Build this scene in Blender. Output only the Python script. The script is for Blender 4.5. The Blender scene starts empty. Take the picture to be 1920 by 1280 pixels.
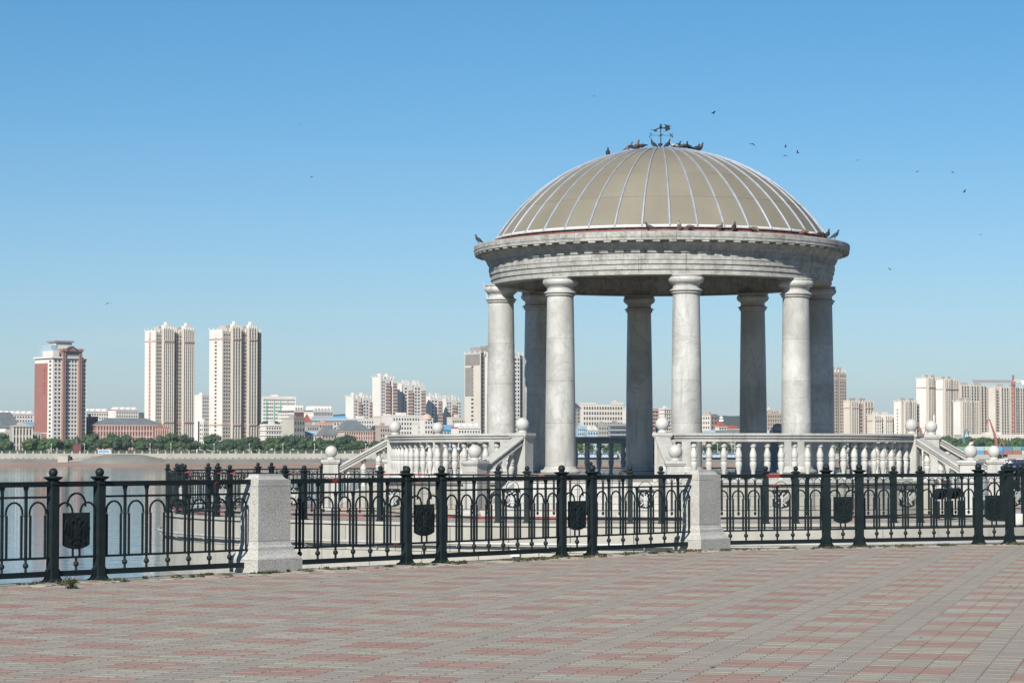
import bpy, bmesh, math, random
from mathutils import Vector, Matrix, noise
R = math.radians
PI = math.pi
sc = bpy.context.scene
col = sc.collection
random.seed(7)

# ------------------------------------------------------------------ camera
F = 4750.0          # focal length in pixels of a 1920 px wide picture
EYE = 1.6
HOR = 848.0         # picture row of the horizon (1280 rows)
cam = bpy.data.cameras.new('camera')
cam.sensor_width = 36.0
cam.lens = F / 1920.0 * 36.0
cam.clip_start = 0.5
cam.clip_end = 40000
cob = bpy.data.objects.new('camera', cam)
col.objects.link(cob)
cob.location = (0, 0, EYE)
cob.rotation_euler = (PI / 2 + math.atan((HOR - 640) / F), 0, 0)
sc.camera = cob

# ------------------------------------------------------------------ light
SUN_AZ = R(20)      # to the left of straight-behind-the-camera
SUN_EL = R(35)
world = bpy.data.worlds.new('World')
sc.world = world
world.use_nodes = True
wn = world.node_tree
wn.nodes.clear()
w_out = wn.nodes.new('ShaderNodeOutputWorld')
w_bg = wn.nodes.new('ShaderNodeBackground')
w_sky = wn.nodes.new('ShaderNodeTexSky')
w_sky.sky_type = 'NISHITA'
w_sky.sun_disc = False
w_sky.sun_elevation = SUN_EL
sun_dir = Vector((-math.sin(SUN_AZ) * math.cos(SUN_EL), -math.cos(SUN_AZ) * math.cos(SUN_EL), math.sin(SUN_EL)))
w_sky.sun_rotation = math.atan2(sun_dir.x, sun_dir.y)
w_sky.air_density = 1.0
w_sky.dust_density = 0.15
w_sky.ozone_density = 3.0
w_hs = wn.nodes.new('ShaderNodeHueSaturation')
w_hs.inputs['Saturation'].default_value = 1.0
w_hs.inputs['Hue'].default_value = 0.5
w_bg.inputs['Strength'].default_value = 0.064
wn.links.new(w_sky.outputs[0], w_hs.inputs['Color'])
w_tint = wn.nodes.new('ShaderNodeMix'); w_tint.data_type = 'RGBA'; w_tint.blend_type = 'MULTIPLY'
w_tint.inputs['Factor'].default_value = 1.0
w_geo = wn.nodes.new('ShaderNodeNewGeometry')
w_sep = wn.nodes.new('ShaderNodeSeparateXYZ'); wn.links.new(w_geo.outputs['Incoming'], w_sep.inputs[0])
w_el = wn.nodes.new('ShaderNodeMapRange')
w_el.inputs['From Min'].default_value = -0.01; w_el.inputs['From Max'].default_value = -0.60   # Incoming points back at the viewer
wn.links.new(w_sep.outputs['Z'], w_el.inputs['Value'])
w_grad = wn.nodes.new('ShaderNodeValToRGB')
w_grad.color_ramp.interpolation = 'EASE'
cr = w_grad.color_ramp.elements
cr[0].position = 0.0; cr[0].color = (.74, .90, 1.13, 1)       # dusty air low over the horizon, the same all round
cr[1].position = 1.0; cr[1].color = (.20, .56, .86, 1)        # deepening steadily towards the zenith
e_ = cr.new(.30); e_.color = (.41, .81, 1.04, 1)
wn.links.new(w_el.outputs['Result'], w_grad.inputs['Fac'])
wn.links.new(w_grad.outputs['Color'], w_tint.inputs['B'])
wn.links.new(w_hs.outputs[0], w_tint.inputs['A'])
# thin low cloud wisps near the horizon
w_map = wn.nodes.new('ShaderNodeMapping'); w_map.inputs['Scale'].default_value = (14, 14, 70); w_map.inputs['Location'].default_value = (1.3, .4, .0)
wn.links.new(w_geo.outputs['Incoming'], w_map.inputs['Vector'])
w_nz = wn.nodes.new('ShaderNodeTexNoise'); w_nz.inputs['Scale'].default_value = 1.0; w_nz.inputs['Detail'].default_value = 6
wn.links.new(w_map.outputs[0], w_nz.inputs['Vector'])
w_r1 = wn.nodes.new('ShaderNodeMapRange'); w_r1.inputs['From Min'].default_value = .56; w_r1.inputs['From Max'].default_value = .74; w_r1.inputs['To Max'].default_value = .55
wn.links.new(w_nz.outputs['Fac'], w_r1.inputs['Value'])
w_r2 = wn.nodes.new('ShaderNodeMapRange'); w_r2.interpolation_type = 'SMOOTHSTEP'; w_r2.inputs['From Min'].default_value = -0.055; w_r2.inputs['From Max'].default_value = -0.02
wn.links.new(w_sep.outputs['Z'], w_r2.inputs['Value'])
w_mu = wn.nodes.new('ShaderNodeMath'); w_mu.operation = 'MULTIPLY'
wn.links.new(w_r1.outputs['Result'], w_mu.inputs[0]); wn.links.new(w_r2.outputs['Result'], w_mu.inputs[1])
w_cl = wn.nodes.new('ShaderNodeMix'); w_cl.data_type = 'RGBA'
w_cl.inputs['B'].default_value = (8.2, 8.6, 9.2, 1)
wn.links.new(w_mu.outputs[0], w_cl.inputs['Factor'])
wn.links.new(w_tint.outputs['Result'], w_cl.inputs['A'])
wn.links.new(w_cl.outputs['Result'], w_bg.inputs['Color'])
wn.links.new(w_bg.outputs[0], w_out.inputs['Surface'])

sun = bpy.data.lights.new('sun', 'SUN')
sun.energy = 5.0
sun.angle = R(0.5)
sun.color = (1.0, 0.955, 0.875)
so = bpy.data.objects.new('sun', sun)
col.objects.link(so)
so.rotation_euler = sun_dir.to_track_quat('Z', 'Y').to_euler()
so.location = (-40, -60, 60)

sc.view_settings.view_transform = 'Standard'
sc.view_settings.look = 'None'
sc.view_settings.gamma = 1
sc.view_settings.use_curve_mapping = False
sc.view_settings.exposure = 0.52
sc.render.engine = 'CYCLES'

# ------------------------------------------------------------------ helpers
def link(o, parent=None):
    col.objects.link(o)
    if parent is not None:
        o.parent = parent
    return o

def tag(o, label=None, cat=None, group=None, kind=None):
    if label: o['label'] = label
    if cat: o['category'] = cat
    if group: o['group'] = group
    if kind: o['kind'] = kind
    return o

def empty(name, loc=(0, 0, 0), rz=0.0, parent=None, **k):
    o = bpy.data.objects.new(name, None)
    o.location = loc
    o.rotation_euler = (0, 0, rz)
    o.empty_display_size = 0.3
    link(o, parent)
    return tag(o, **k)

class MB:
    def __init__(s):
        s.v = []; s.f = []
    def add(s, vs, fs):
        b = len(s.v)
        s.v += [tuple(v) for v in vs]
        s.f += [tuple(b + i for i in f) for f in fs]
        return s
    def box(s, x0, x1, y0, y1, z0, z1):
        return s.add([(x0, y0, z0), (x1, y0, z0), (x1, y1, z0), (x0, y1, z0), (x0, y0, z1), (x1, y0, z1), (x1, y1, z1), (x0, y1, z1)],
                     [(0, 3, 2, 1), (4, 5, 6, 7), (0, 1, 5, 4), (1, 2, 6, 5), (2, 3, 7, 6), (3, 0, 4, 7)])
    def cbox(s, cx, cy, z0, w, d, h):
        return s.box(cx - w / 2, cx + w / 2, cy - d / 2, cy + d / 2, z0, z0 + h)
    def loftsq(s, rings):      # rings of (hx, hy, z), square rings stacked, capped
        vs = []; fs = []
        for hx, hy, z in rings:
            vs += [(-hx, -hy, z), (hx, -hy, z), (hx, hy, z), (-hx, hy, z)]
        n = len(rings)
        for i in range(n - 1):
            for k in range(4):
                a = i * 4 + k; b = i * 4 + (k + 1) % 4
                fs.append((a, b, b + 4, a + 4))
        fs.append((3, 2, 1, 0)); m = (n - 1) * 4
        fs.append((m, m + 1, m + 2, m + 3))
        return s.add(vs, fs)
    def lathe(s, prof, n=24, c=(0, 0, 0), a0=0.0, a1=2 * PI, closed=False, cap=True):
        """prof: list of (r, z). full turn or a sector; closed = profile is a loop"""
        full = abs(a1 - a0 - 2 * PI) < 1e-6
        m = n if full else n + 1
        vs = []
        for i in range(m):
            a = a0 + (a1 - a0) * i / n
            for r, z in prof:
                vs.append((c[0] + r * math.sin(a), c[1] - r * math.cos(a), c[2] + z))
        k = len(prof); fs = []
        for i in range(n):
            i2 = (i + 1) % m
            for j in range(k if closed else k - 1):
                j2 = (j + 1) % k
                fs.append((i * k + j, i2 * k + j, i2 * k + j2, i * k + j2))
        if closed and not full:
            fs.append(tuple(range(k - 1, -1, -1)))
            fs.append(tuple((m - 1) * k + j for j in range(k)))
        if not closed and cap and full:
            if prof[0][0] > 1e-5: fs.append(tuple(i * k for i in range(m - 1, -1, -1)))
            if prof[-1][0] > 1e-5: fs.append(tuple(i * k + k - 1 for i in range(m)))
        return s.add(vs, fs)
    def sphere(s, c, r, n=14, m=8, sz=1.0):
        vs = [(c[0], c[1], c[2] - r * sz)]
        for j in range(1, m):
            t = PI * j / m
            for i in range(n):
                a = 2 * PI * i / n
                vs.append((c[0] + r * math.sin(t) * math.cos(a), c[1] + r * math.sin(t) * math.sin(a), c[2] - r * sz * math.cos(t)))
        vs.append((c[0], c[1], c[2] + r * sz))
        fs = []
        for i in range(n):
            fs.append((0, 1 + (i + 1) % n, 1 + i))
            for j in range(m - 2):
                a = 1 + j * n + i; b = 1 + j * n + (i + 1) % n
                fs.append((a, b, b + n, a + n))
            l = 1 + (m - 2) * n
            fs.append((l + i, l + (i + 1) % n, len(vs) - 1))
        return s.add(vs, fs)
    def tube(s, pts, r, n=8, caps=True):
        """r: number or list"""
        P = [Vector(p) for p in pts]
        rr = r if isinstance(r, (list, tuple)) else [r] * len(P)
        vs = []; fs = []
        t0 = (P[1] - P[0]).normalized()
        up = Vector((0, 0, 1)) if abs(t0.z) < 0.9 else Vector((0, 1, 0))
        u = t0.cross(up).normalized()
        for i, p in enumerate(P):
            t = (P[min(i + 1, len(P) - 1)] - P[max(i - 1, 0)]).normalized()
            u = (u - t * u.dot(t)).normalized()
            w = t.cross(u)
            for k in range(n):
                a = 2 * PI * k / n
                vs.append(p + (u * math.cos(a) + w * math.sin(a)) * rr[i])
        for i in range(len(P) - 1):
            for k in range(n):
                a = i * n + k; b = i * n + (k + 1) % n
                fs.append((a, b, b + n, a + n))
        if caps:
            fs.append(tuple(range(n - 1, -1, -1)))
            m = (len(P) - 1) * n
            fs.append(tuple(m + k for k in range(n)))
        return s.add(vs, fs)
    def bar(s, p, q, w, d):
        """rectangular bar from p to q lying in a vertical xz plane, w = width in plane, d = depth in y"""
        p = Vector(p); q = Vector(q)
        t = (q - p).normalized(); n = Vector((-t.z, 0, t.x)) * (w / 2); y = Vector((0, d / 2, 0))
        vs = [p - n - y, p + n - y, p + n + y, p - n + y, q - n - y, q + n - y, q + n + y, q - n + y]
        return s.add(vs, [(0, 3, 2, 1), (4, 5, 6, 7), (0, 1, 5, 4), (1, 2, 6, 5), (2, 3, 7, 6), (3, 0, 4, 7)])
    def arc(s, cx, cz, r, a0, a1, w, d, n=10):
        """flat strip bent in the xz plane"""
        vs = []; fs = []
        for i in range(n + 1):
            a = a0 + (a1 - a0) * i / n
            for rr in (r - w / 2, r + w / 2):
                for y in (-d / 2, d / 2):
                    vs.append((cx + rr * math.cos(a), y, cz + rr * math.sin(a)))
        for i in range(n):
            b = i * 4
            for q in ((0, 1, 5, 4), (1, 3, 7, 5), (3, 2, 6, 7), (2, 0, 4, 6)):
                fs.append(tuple(b + x for x in q))
        fs.append((0, 2, 3, 1)); b = n * 4
        fs.append((b, b + 1, b + 3, b + 2))
        return s.add(vs, fs)
    def prism(s, pts, y0, y1):
        """polygon (x, z) extruded along y"""
        n = len(pts)
        vs = [(x, y0, z) for x, z in pts] + [(x, y1, z) for x, z in pts]
        fs = [tuple(range(n)), tuple(range(2 * n - 1, n - 1, -1))]
        for i in range(n):
            j = (i + 1) % n
            fs.append((j, i, n + i, n + j))
        return s.add(vs, fs)
    def prism_z(s, pts, z0, z1):
        n = len(pts)
        vs = [(x, y, z0) for x, y in pts] + [(x, y, z1) for x, y in pts]
        fs = [tuple(range(n - 1, -1, -1)), tuple(range(n, 2 * n))]
        for i in range(n):
            j = (i + 1) % n
            fs.append((i, j, n + j, n + i))
        return s.add(vs, fs)
    def xf(s, M):
        s.v = [tuple(M @ Vector(v)) for v in s.v]
        return s
    def mesh(s, name, smooth=None):
        me = bpy.data.meshes.new(name)
        me.from_pydata(s.v, [], s.f)
        bm = bmesh.new(); bm.from_mesh(me)
        bmesh.ops.recalc_face_normals(bm, faces=bm.faces)
        bm.to_mesh(me); bm.free()
        if smooth:
            me.polygons.foreach_set('use_smooth', [True] * len(me.polygons))
            me.set_sharp_from_angle(angle=R(smooth))
        me.update()
        return me

def part(name, mb, mat, parent=None, smooth=None, loc=None, rz=None, **k):
    me = mb if isinstance(mb, bpy.types.Mesh) else mb.mesh(name, smooth)
    if mat is not None and len(me.materials) == 0:
        me.materials.append(mat)
    o = bpy.data.objects.new(name, me)
    link(o, parent)
    if loc is not None: o.location = loc
    if rz is not None: o.rotation_euler = (0, 0, rz)
    return tag(o, **k)

def clone(o, parent=None, loc=None, rz=None, deep=True):
    c = o.copy(); link(c)
    c.parent = parent
    if loc is not None: c.location = loc
    if rz is not None: c.rotation_euler = (0, 0, rz)
    if deep:
        for ch in KIDS.get(o.name, []):
            clone(ch, c)
    return c
KIDS = {}
def reg(parent, child):
    KIDS.setdefault(parent.name, []).append(child); return child

# ------------------------------------------------------------------ materials
def srgb(r, g, b):
    f = lambda c: (c / 255 / 12.92) if c / 255 <= 0.04045 else ((c / 255 + 0.055) / 1.055) ** 2.4
    return (f(r), f(g), f(b))

def mat(name, c, rough=0.8, c2=None, s=1.0, det=6, fac=(0.35, 0.65), bump=0.0, bs=None, metal=0.0, speck=None, spec=0.5,
        streak=None, vary=0.0, vein=None):
    """procedural material: colour c broken by noise to c2 at scale s; speck = (scale, colour, amount) fine grains;
    streak = (colour, amount) stains drawn out vertically; vary = brightness change from object to object"""
    c = tuple(v * AL for v in c)
    if c2 is not None: c2 = tuple(v * AL for v in c2)
    if speck is not None: speck = (speck[0], tuple(v * AL for v in speck[1]), speck[2])
    if streak is not None: streak = (tuple(v * AL for v in streak[0]), streak[1])
    m = bpy.data.materials.new(name); m.use_nodes = True
    nt = m.node_tree; N = nt.nodes; L = nt.links
    b = N['Principled BSDF']
    b.inputs['Roughness'].default_value = rough
    b.inputs['Metallic'].default_value = metal
    b.inputs['Specular IOR Level'].default_value = spec
    pos = N.new('ShaderNodeNewGeometry').outputs['Position']
    cur = None
    def noise_ramp(scale, det, lo, hi, vec=pos, rough_=0.55):
        n = N.new('ShaderNodeTexNoise'); n.inputs['Scale'].default_value = scale; n.inputs['Detail'].default_value = det
        n.inputs['Roughness'].default_value = rough_
        L.new(vec, n.inputs['Vector'])
        r = N.new('ShaderNodeMapRange'); r.inputs['From Min'].default_value = lo; r.inputs['From Max'].default_value = hi
        L.new(n.outputs['Fac'], r.inputs['Value'])
        return r.outputs['Result'], n
    def mix(fac, a, bcol, mode='MIX'):
        x = N.new('ShaderNodeMix'); x.data_type = 'RGBA'; x.blend_type = mode
        if isinstance(fac, float): x.inputs['Factor'].default_value = fac
        else: L.new(fac, x.inputs['Factor'])
        for sock, val in ((x.inputs['A'], a), (x.inputs['B'], bcol)):
            if isinstance(val, tuple): sock.default_value = (*val, 1)
            else: L.new(val, sock)
        return x.outputs['Result']
    cur = tuple(c)
    if c2 is not None:
        f, _ = noise_ramp(s, det, fac[0], fac[1])
        cur = mix(f, cur, tuple(c2))
    if streak is not None:
        mp = N.new('ShaderNodeMapping'); mp.inputs['Scale'].default_value = (2.6, 2.6, 0.35)
        L.new(pos, mp.inputs['Vector'])
        f, n = noise_ramp(1.3, 7, 0.52, 0.72, mp.outputs[0], 0.65)
        ml = N.new('ShaderNodeMath'); ml.operation = 'MULTIPLY'; ml.inputs[1].default_value = streak[1]
        L.new(f, ml.inputs[0])
        cur = mix(ml.outputs[0], cur, tuple(streak[0]))
    if vein is not None:
        n = N.new('ShaderNodeTexNoise'); n.inputs['Scale'].default_value = vein[0]; n.inputs['Detail'].default_value = 4; n.inputs['Distortion'].default_value = 1.6
        L.new(pos, n.inputs['Vector'])
        a1_ = N.new('ShaderNodeMath'); a1_.operation = 'SUBTRACT'; a1_.inputs[1].default_value = .5; L.new(n.outputs['Fac'], a1_.inputs[0])
        a2_ = N.new('ShaderNodeMath'); a2_.operation = 'ABSOLUTE'; L.new(a1_.outputs[0], a2_.inputs[0])
        r = N.new('ShaderNodeMapRange'); r.inputs['From Min'].default_value = 0; r.inputs['From Max'].default_value = .03; r.inputs['To Min'].default_value = vein[2]; r.inputs['To Max'].default_value = 0
        L.new(a2_.outputs[0], r.inputs['Value'])
        cur = mix(r.outputs['Result'], cur, tuple(v * AL for v in vein[1]))
    if speck is not None:
        f, _ = noise_ramp(speck[0], 2, 0.48, 0.6)
        ml = N.new('ShaderNodeMath'); ml.operation = 'MULTIPLY'; ml.inputs[1].default_value = speck[2]
        L.new(f, ml.inputs[0])
        cur = mix(ml.outputs[0], cur, tuple(speck[1]))
    if vary:
        oi = N.new('ShaderNodeObjectInfo')
        r = N.new('ShaderNodeMapRange'); r.inputs['To Min'].default_value = 1 - vary; r.inputs['To Max'].default_value = 1 + vary
        L.new(oi.outputs['Random'], r.inputs['Value'])
        hs = N.new('ShaderNodeHueSaturation')
        L.new(r.outputs['Result'], hs.inputs['Value'])
        if isinstance(cur, tuple): hs.inputs['Color'].default_value = (*cur, 1)
        else: L.new(cur, hs.inputs['Color'])
        cur = hs.outputs[0]
    if isinstance(cur, tuple): b.inputs['Base Color'].default_value = (*cur, 1)
    else: L.new(cur, b.inputs['Base Color'])
    if bump:
        n = N.new('ShaderNodeTexNoise'); n.inputs['Scale'].default_value = bs or s * 6; n.inputs['Detail'].default_value = 5
        L.new(pos, n.inputs['Vector'])
        bp = N.new('ShaderNodeBump'); bp.inputs['Strength'].default_value = bump; bp.inputs['Distance'].default_value = 0.02
        L.new(n.outputs['Fac'], bp.inputs['Height']); L.new(bp.outputs[0], b.inputs['Normal'])
    return m

AL = .75      # keeps the measured surface colours in step with the exposure
M = {}
M['granite'] = mat('granite', (.50, .49, .45), .8, (.58, .57, .53), 2.0, speck=(62, (.14, .135, .125), .55), bump=.25, bs=70)
M['stone'] = mat('weathered_stone', (.46, .455, .42), .7, (.585, .58, .545), 1.1, streak=((.27, .25, .215), .65), speck=(40, (.34, .33, .30), .45), bump=.2, bs=30, vary=.05)
M['column_stone'] = mat('column_marble', (.46, .455, .42), .5, (.62, .615, .58), .9, det=9, fac=(.42, .58), streak=((.27, .27, .25), .85), speck=(45, (.36, .345, .31), .35), bump=.15, bs=25, vary=.09, vein=(1.1, (.30, .32, .33), .45))
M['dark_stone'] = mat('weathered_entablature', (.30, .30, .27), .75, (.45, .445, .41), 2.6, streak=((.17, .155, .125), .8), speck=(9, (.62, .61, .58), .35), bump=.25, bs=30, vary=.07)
M['baluster_stone'] = mat('baluster_stone', (.54, .535, .50), .6, (.64, .635, .60), 3.0, speck=(50, (.42, .41, .38), .4), vary=.05)
M['wall_stone'] = mat('wall_stone', (.40, .385, .335), .85, (.49, .475, .42), 1.4, streak=((.33, .31, .26), .6), speck=(30, (.38, .36, .32), .4), bump=.2, bs=30, vary=.06)
M['dome'] = mat('dome_sheet', (.225, .205, .158), .6, (.26, .237, .185), .7, streak=((.24, .21, .16), .5), vary=.05, spec=.3)
M['zinc'] = mat('zinc_rib', (.36, .40, .46), .5, (.48, .52, .58), 4, metal=.3)
M['white_metal'] = mat('white_flashing', (.72, .72, .70), .5, (.6, .6, .58), 6)
M['red_lead'] = mat('red_flashing', (.26, .07, .055), .7, (.33, .11, .09), 6)
M['iron'] = mat('black_painted_iron', (.011, .019, .021), .55, (.018, .028, .030), 5, bump=.15, bs=60, spec=.22)
M['iron_b'] = mat('worn_black_iron', (.012, .020, .022), .55, (.30, .06, .055), 1.3, fac=(.55, .60), bump=.15, bs=60, spec=.22)
M['iron_c'] = mat('chipped_black_iron', (.011, .019, .021), .55, (.26, .045, .04), 2.2, fac=(.655, .67), bump=.15, bs=60, spec=.22)
M['silver'] = mat('silver_paint', (.62, .62, .60), .45, (.4, .4, .38), 30)
M['gap_glass'] = mat('green_gap_glass', (.03, .06, .055), .3, (.05, .08, .07), 8)
M['kerb'] = mat('kerb_concrete', (.40, .38, .335), .9, (.30, .28, .24), 3, bump=.4, bs=30, speck=(40, (.22, .21, .18), .5))
M['plaza_base'] = mat('mortar_bed', (.10, .092, .078), .95, (.15, .135, .115), 6)
M['edge_sand'] = mat('edge_mortar', (.33, .31, .27), .95, (.25, .23, .19), 5, bump=.5, bs=25)
M['weed'] = mat('weed_leaf', (.035, .055, .018), .7, (.10, .10, .035), 4)
M['pigeon_dark'] = mat('dark_plumage', (.018, .021, .026), .6, (.045, .05, .055), 25)
M['pigeon_red'] = mat('rusty_plumage', (.11, .06, .048), .7, (.20, .15, .13), 12)
M['pigeon_white'] = mat('pale_plumage', (.55, .50, .45), .7, (.25, .2, .17), 14)
M['pigeon_leg'] = mat('pigeon_leg', (.30, .07, .05), .6)
M['rust_steel'] = mat('steel_pipe', (.58, .58, .56), .45, (.48, .47, .45), 4, metal=.15)
M['shrub_soil'] = mat('sand', (.30, .20, .15), .95, (.37, .26, .20), .02, det=8)
M['revet'] = mat('grey_revetment', (.17, .168, .15), .95, (.235, .23, .20), .06, det=9)
M['bank_wall'] = mat('bank_wall_stone', (.34, .325, .28), .9, (.42, .40, .35), .08, det=9)
M['far_ground'] = mat('far_ground', (.12, .13, .09), .95, (.24, .23, .19), .01, det=9)
M['hill'] = mat('wooded_hill', (.030, .050, .024), .95, (.055, .075, .035), .006, det=9)
for i, (a, b_) in enumerate((((.030, .070, .022), (.065, .125, .036)), ((.045, .090, .024), (.11, .16, .04)), ((.024, .058, .028), (.05, .10, .042)))):
    M['leaf%d' % i] = mat('leaves', a, .75, b_, .45, det=6, vary=.25)
M['bark'] = mat('bark', (.06, .045, .03), .9)
# buildings
M['b_white'] = mat('white_render', (.84, .80, .74), .8, (.76, .72, .66), .05, vary=.03)
M['b_cream'] = mat('cream_render', (.76, .69, .60), .8, (.68, .62, .53), .05, vary=.05)
M['b_beige'] = mat('beige_render', (.55, .48, .41), .8, (.62, .55, .47), .05, vary=.06)
M['b_tan'] = mat('tan_render', (.43, .355, .30), .8, (.50, .425, .36), .05, vary=.05)
M['b_brick'] = mat('red_brick_cladding', (.38, .17, .14), .85, (.33, .145, .12), .15, det=8)
M['b_pink'] = mat('pink_render', (.64, .42, .35), .8, (.70, .50, .43), .1)
M['b_grey'] = mat('grey_render', (.34, .325, .30), .85, (.41, .395, .37), .08)
M['b_conc'] = mat('bare_concrete', (.45, .42, .36), .85, (.52, .49, .43), .08)
M['b_dgrey'] = mat('brown_grey_tile', (.28, .255, .235), .8, (.33, .30, .28), .2)
M['b_pier'] = mat('red_brown_render', (.36, .205, .165), .85, (.32, .18, .145), .1)
M['b_green'] = mat('green_panel', (.20, .50, .34), .8)
M['b_blue'] = mat('blue_sheet_roof', (.10, .30, .52), .6, (.16, .38, .58), .1)
M['b_lblue'] = mat('light_blue_render', (.40, .52, .60), .7)
M['r_grey'] = mat('grey_roof', (.14, .165, .18), .8, (.19, .21, .22), .2)
M['r_red'] = mat('red_roof', (.42, .10, .06), .8, (.34, .09, .06), .3)
M['r_dark'] = mat('dark_roof', (.05, .06, .07), .8)
M['pane'] = mat('window_glass', (.045, .055, .065), .25, (.10, .11, .12), .3, vary=.1)
M['pane_b'] = mat('balcony_glass', (.20, .20, .185), .35, (.28, .275, .255), .3)
M['crane_red'] = mat('red_crane_paint', (.38, .15, .12), .6)
M['crane_teal'] = mat('teal_crane_paint', (.10, .26, .32), .6)
M['hull_blue'] = mat('blue_hull', (.10, .14, .36), .6, (.16, .20, .40), .2)
M['bronze'] = mat('bronze', (.05, .075, .065), .6)
M['plinth_red'] = mat('red_granite', (.20, .085, .07), .7)
for n_, c_ in (('cont_red', (.38, .13, .10)), ('cont_blue', (.10, .22, .38)), ('cont_green', (.18, .34, .25)), ('cont_pale', (.45, .62, .45)), ('van_white', (.75, .75, .74)), ('car_dark', (.03, .035, .045))):
    M[n_] = mat(n_, c_, .5)

# ------------------------------------------------------------------ the setting
# water
def water_mat():
    m = bpy.data.materials.new('river_water'); m.use_nodes = True
    nt = m.node_tree; N = nt.nodes; L = nt.links; b = N['Principled BSDF']
    b.inputs['Base Color'].default_value = (.045, .065, .075, 1)
    b.inputs['Roughness'].default_value = .04
    b.inputs['IOR'].default_value = 1.33
    g = N.new('ShaderNodeNewGeometry')
    h = None
    for sx, sy, sc_, amp in ((.06, .22, 1.0, .9), (.35, 1.2, 1.0, .30), (1.5, 4.5, 1.0, .06)):
        mp = N.new('ShaderNodeMapping'); mp.inputs['Scale'].default_value = (sx, sy, 1)
        L.new(g.outputs['Position'], mp.inputs['Vector'])
        n = N.new('ShaderNodeTexNoise'); n.inputs['Scale'].default_value = sc_; n.inputs['Detail'].default_value = 3
        L.new(mp.outputs[0], n.inputs['Vector'])
        k = N.new('ShaderNodeMath'); k.operation = 'MULTIPLY'; k.inputs[1].default_value = amp
        L.new(n.outputs['Fac'], k.inputs[0])
        if h is None: h = k.outputs[0]
        else:
            s_ = N.new('ShaderNodeMath'); s_.operation = 'ADD'; L.new(h, s_.inputs[0]); L.new(k.outputs[0], s_.inputs[1]); h = s_.outputs[0]
    bp = N.new('ShaderNodeBump'); bp.inputs['Strength'].default_value = .75; bp.inputs['Distance'].default_value = .13
    L.new(h, bp.inputs['Height']); L.new(bp.outputs[0], b.inputs['Normal'])
    return m
WZ = -8.0
WY = (EYE - WZ) * F / 25.8           # far waterline
part('water', MB().add([(-4000, -200, WZ), (4000, -200, WZ), (4000, WY + 12, WZ), (-4000, WY + 12, WZ)], [(0, 1, 2, 3)]), water_mat(), kind='structure')

# far bank: beach, revetment, wall, promenade
def strip(name, prof, m, x0=-4500, x1=4500, n=60, jit=0.0, **k):
    mb = MB(); vs = []; fs = []
    for i in range(n + 1):
        x = x0 + (x1 - x0) * i / n
        for j, (y, z) in enumerate(prof):
            dy = jit * (noise.noise(Vector((x * .01, j * 3.1, 0)))) if j == 0 else 0
            vs.append((x, y + dy, z))
    kk = len(prof)
    for i in range(n):
        for j in range(kk - 1):
            fs.append((i * kk + j, (i + 1) * kk + j, (i + 1) * kk + j + 1, i * kk + j + 1))
    mb.add(vs, fs)
    return part(name, mb, m, kind='structure', **k)
B0 = WY
strip('beach', [(B0 - 8, WZ - .6), (B0, WZ + .02), (B0 + 14, WZ + 1.0), (B0 + 26, WZ + 2.5)], M['shrub_soil'], n=400, jit=9)
ZR = EYE - (860 - HOR) * (B0 + 34) / F
strip('revetment', [(B0 + 25.0, WZ + 2.2), (B0 + 34, ZR)], M['revet'])
ZP = EYE - (851.5 - HOR) * (B0 + 36) / F
strip('embankment_wall', [(B0 + 33.8, ZR - .3), (B0 + 35, ZR), (B0 + 35.6, ZP)], M['bank_wall'])
strip('far_ground', [(B0 + 35.7, ZP - .05), (B0 + 60, ZP), (B0 + 600, ZP), (14000, ZP)], M['far_ground'])
# near embankment wall below the plaza is built further down
def far_x(px, Y): return (px - 960) / F * Y
def far_z(py, Y): return EYE + (HOR - py) / F * Y

# hills
def hill(name, Y, pts, m):
    """ridge through picture points (px, py)"""
    mb = MB(); vs = []; fs = []
    n = 160
    x0, x1 = far_x(pts[0][0], Y), far_x(pts[-1][0], Y)
    for i in range(n + 1):
        px = pts[0][0] + (pts[-1][0] - pts[0][0]) * i / n
        for (a, b_), (c, d) in zip(pts, pts[1:]):
            if a <= px <= c:
                t = (px - a) / (c - a); t = t * t * (3 - 2 * t); py = b_ + (d - b_) * t; break
        py += 1.2 * noise.noise(Vector((px * .05, 2, 1))) + .8 * noise.noise(Vector((px * .22, 5, 1)))
        x = far_x(px, Y); z = far_z(py, Y)
        vs += [(x, Y - 900, ZP), (x, Y - 400, ZP + (z - ZP) * .55), (x, Y, z), (x, Y + 900, ZP)]
    for i in range(n):
        for j in range(3):
            fs.append((i * 4 + j, (i + 1) * 4 + j, (i + 1) * 4 + j + 1, i * 4 + j + 1))
    part(name, mb.add(vs, fs), m, kind='structure', smooth=60)
hill('hill', 7000, [(-400, 800), (60, 790), (230, 772), (330, 775), (520, 790), (640, 776), (760, 784), (860, 790), (1000, 792), (1200, 786), (1345, 779), (1480, 781), (1620, 790), (1800, 800), (2300, 815)], M['hill'])

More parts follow.
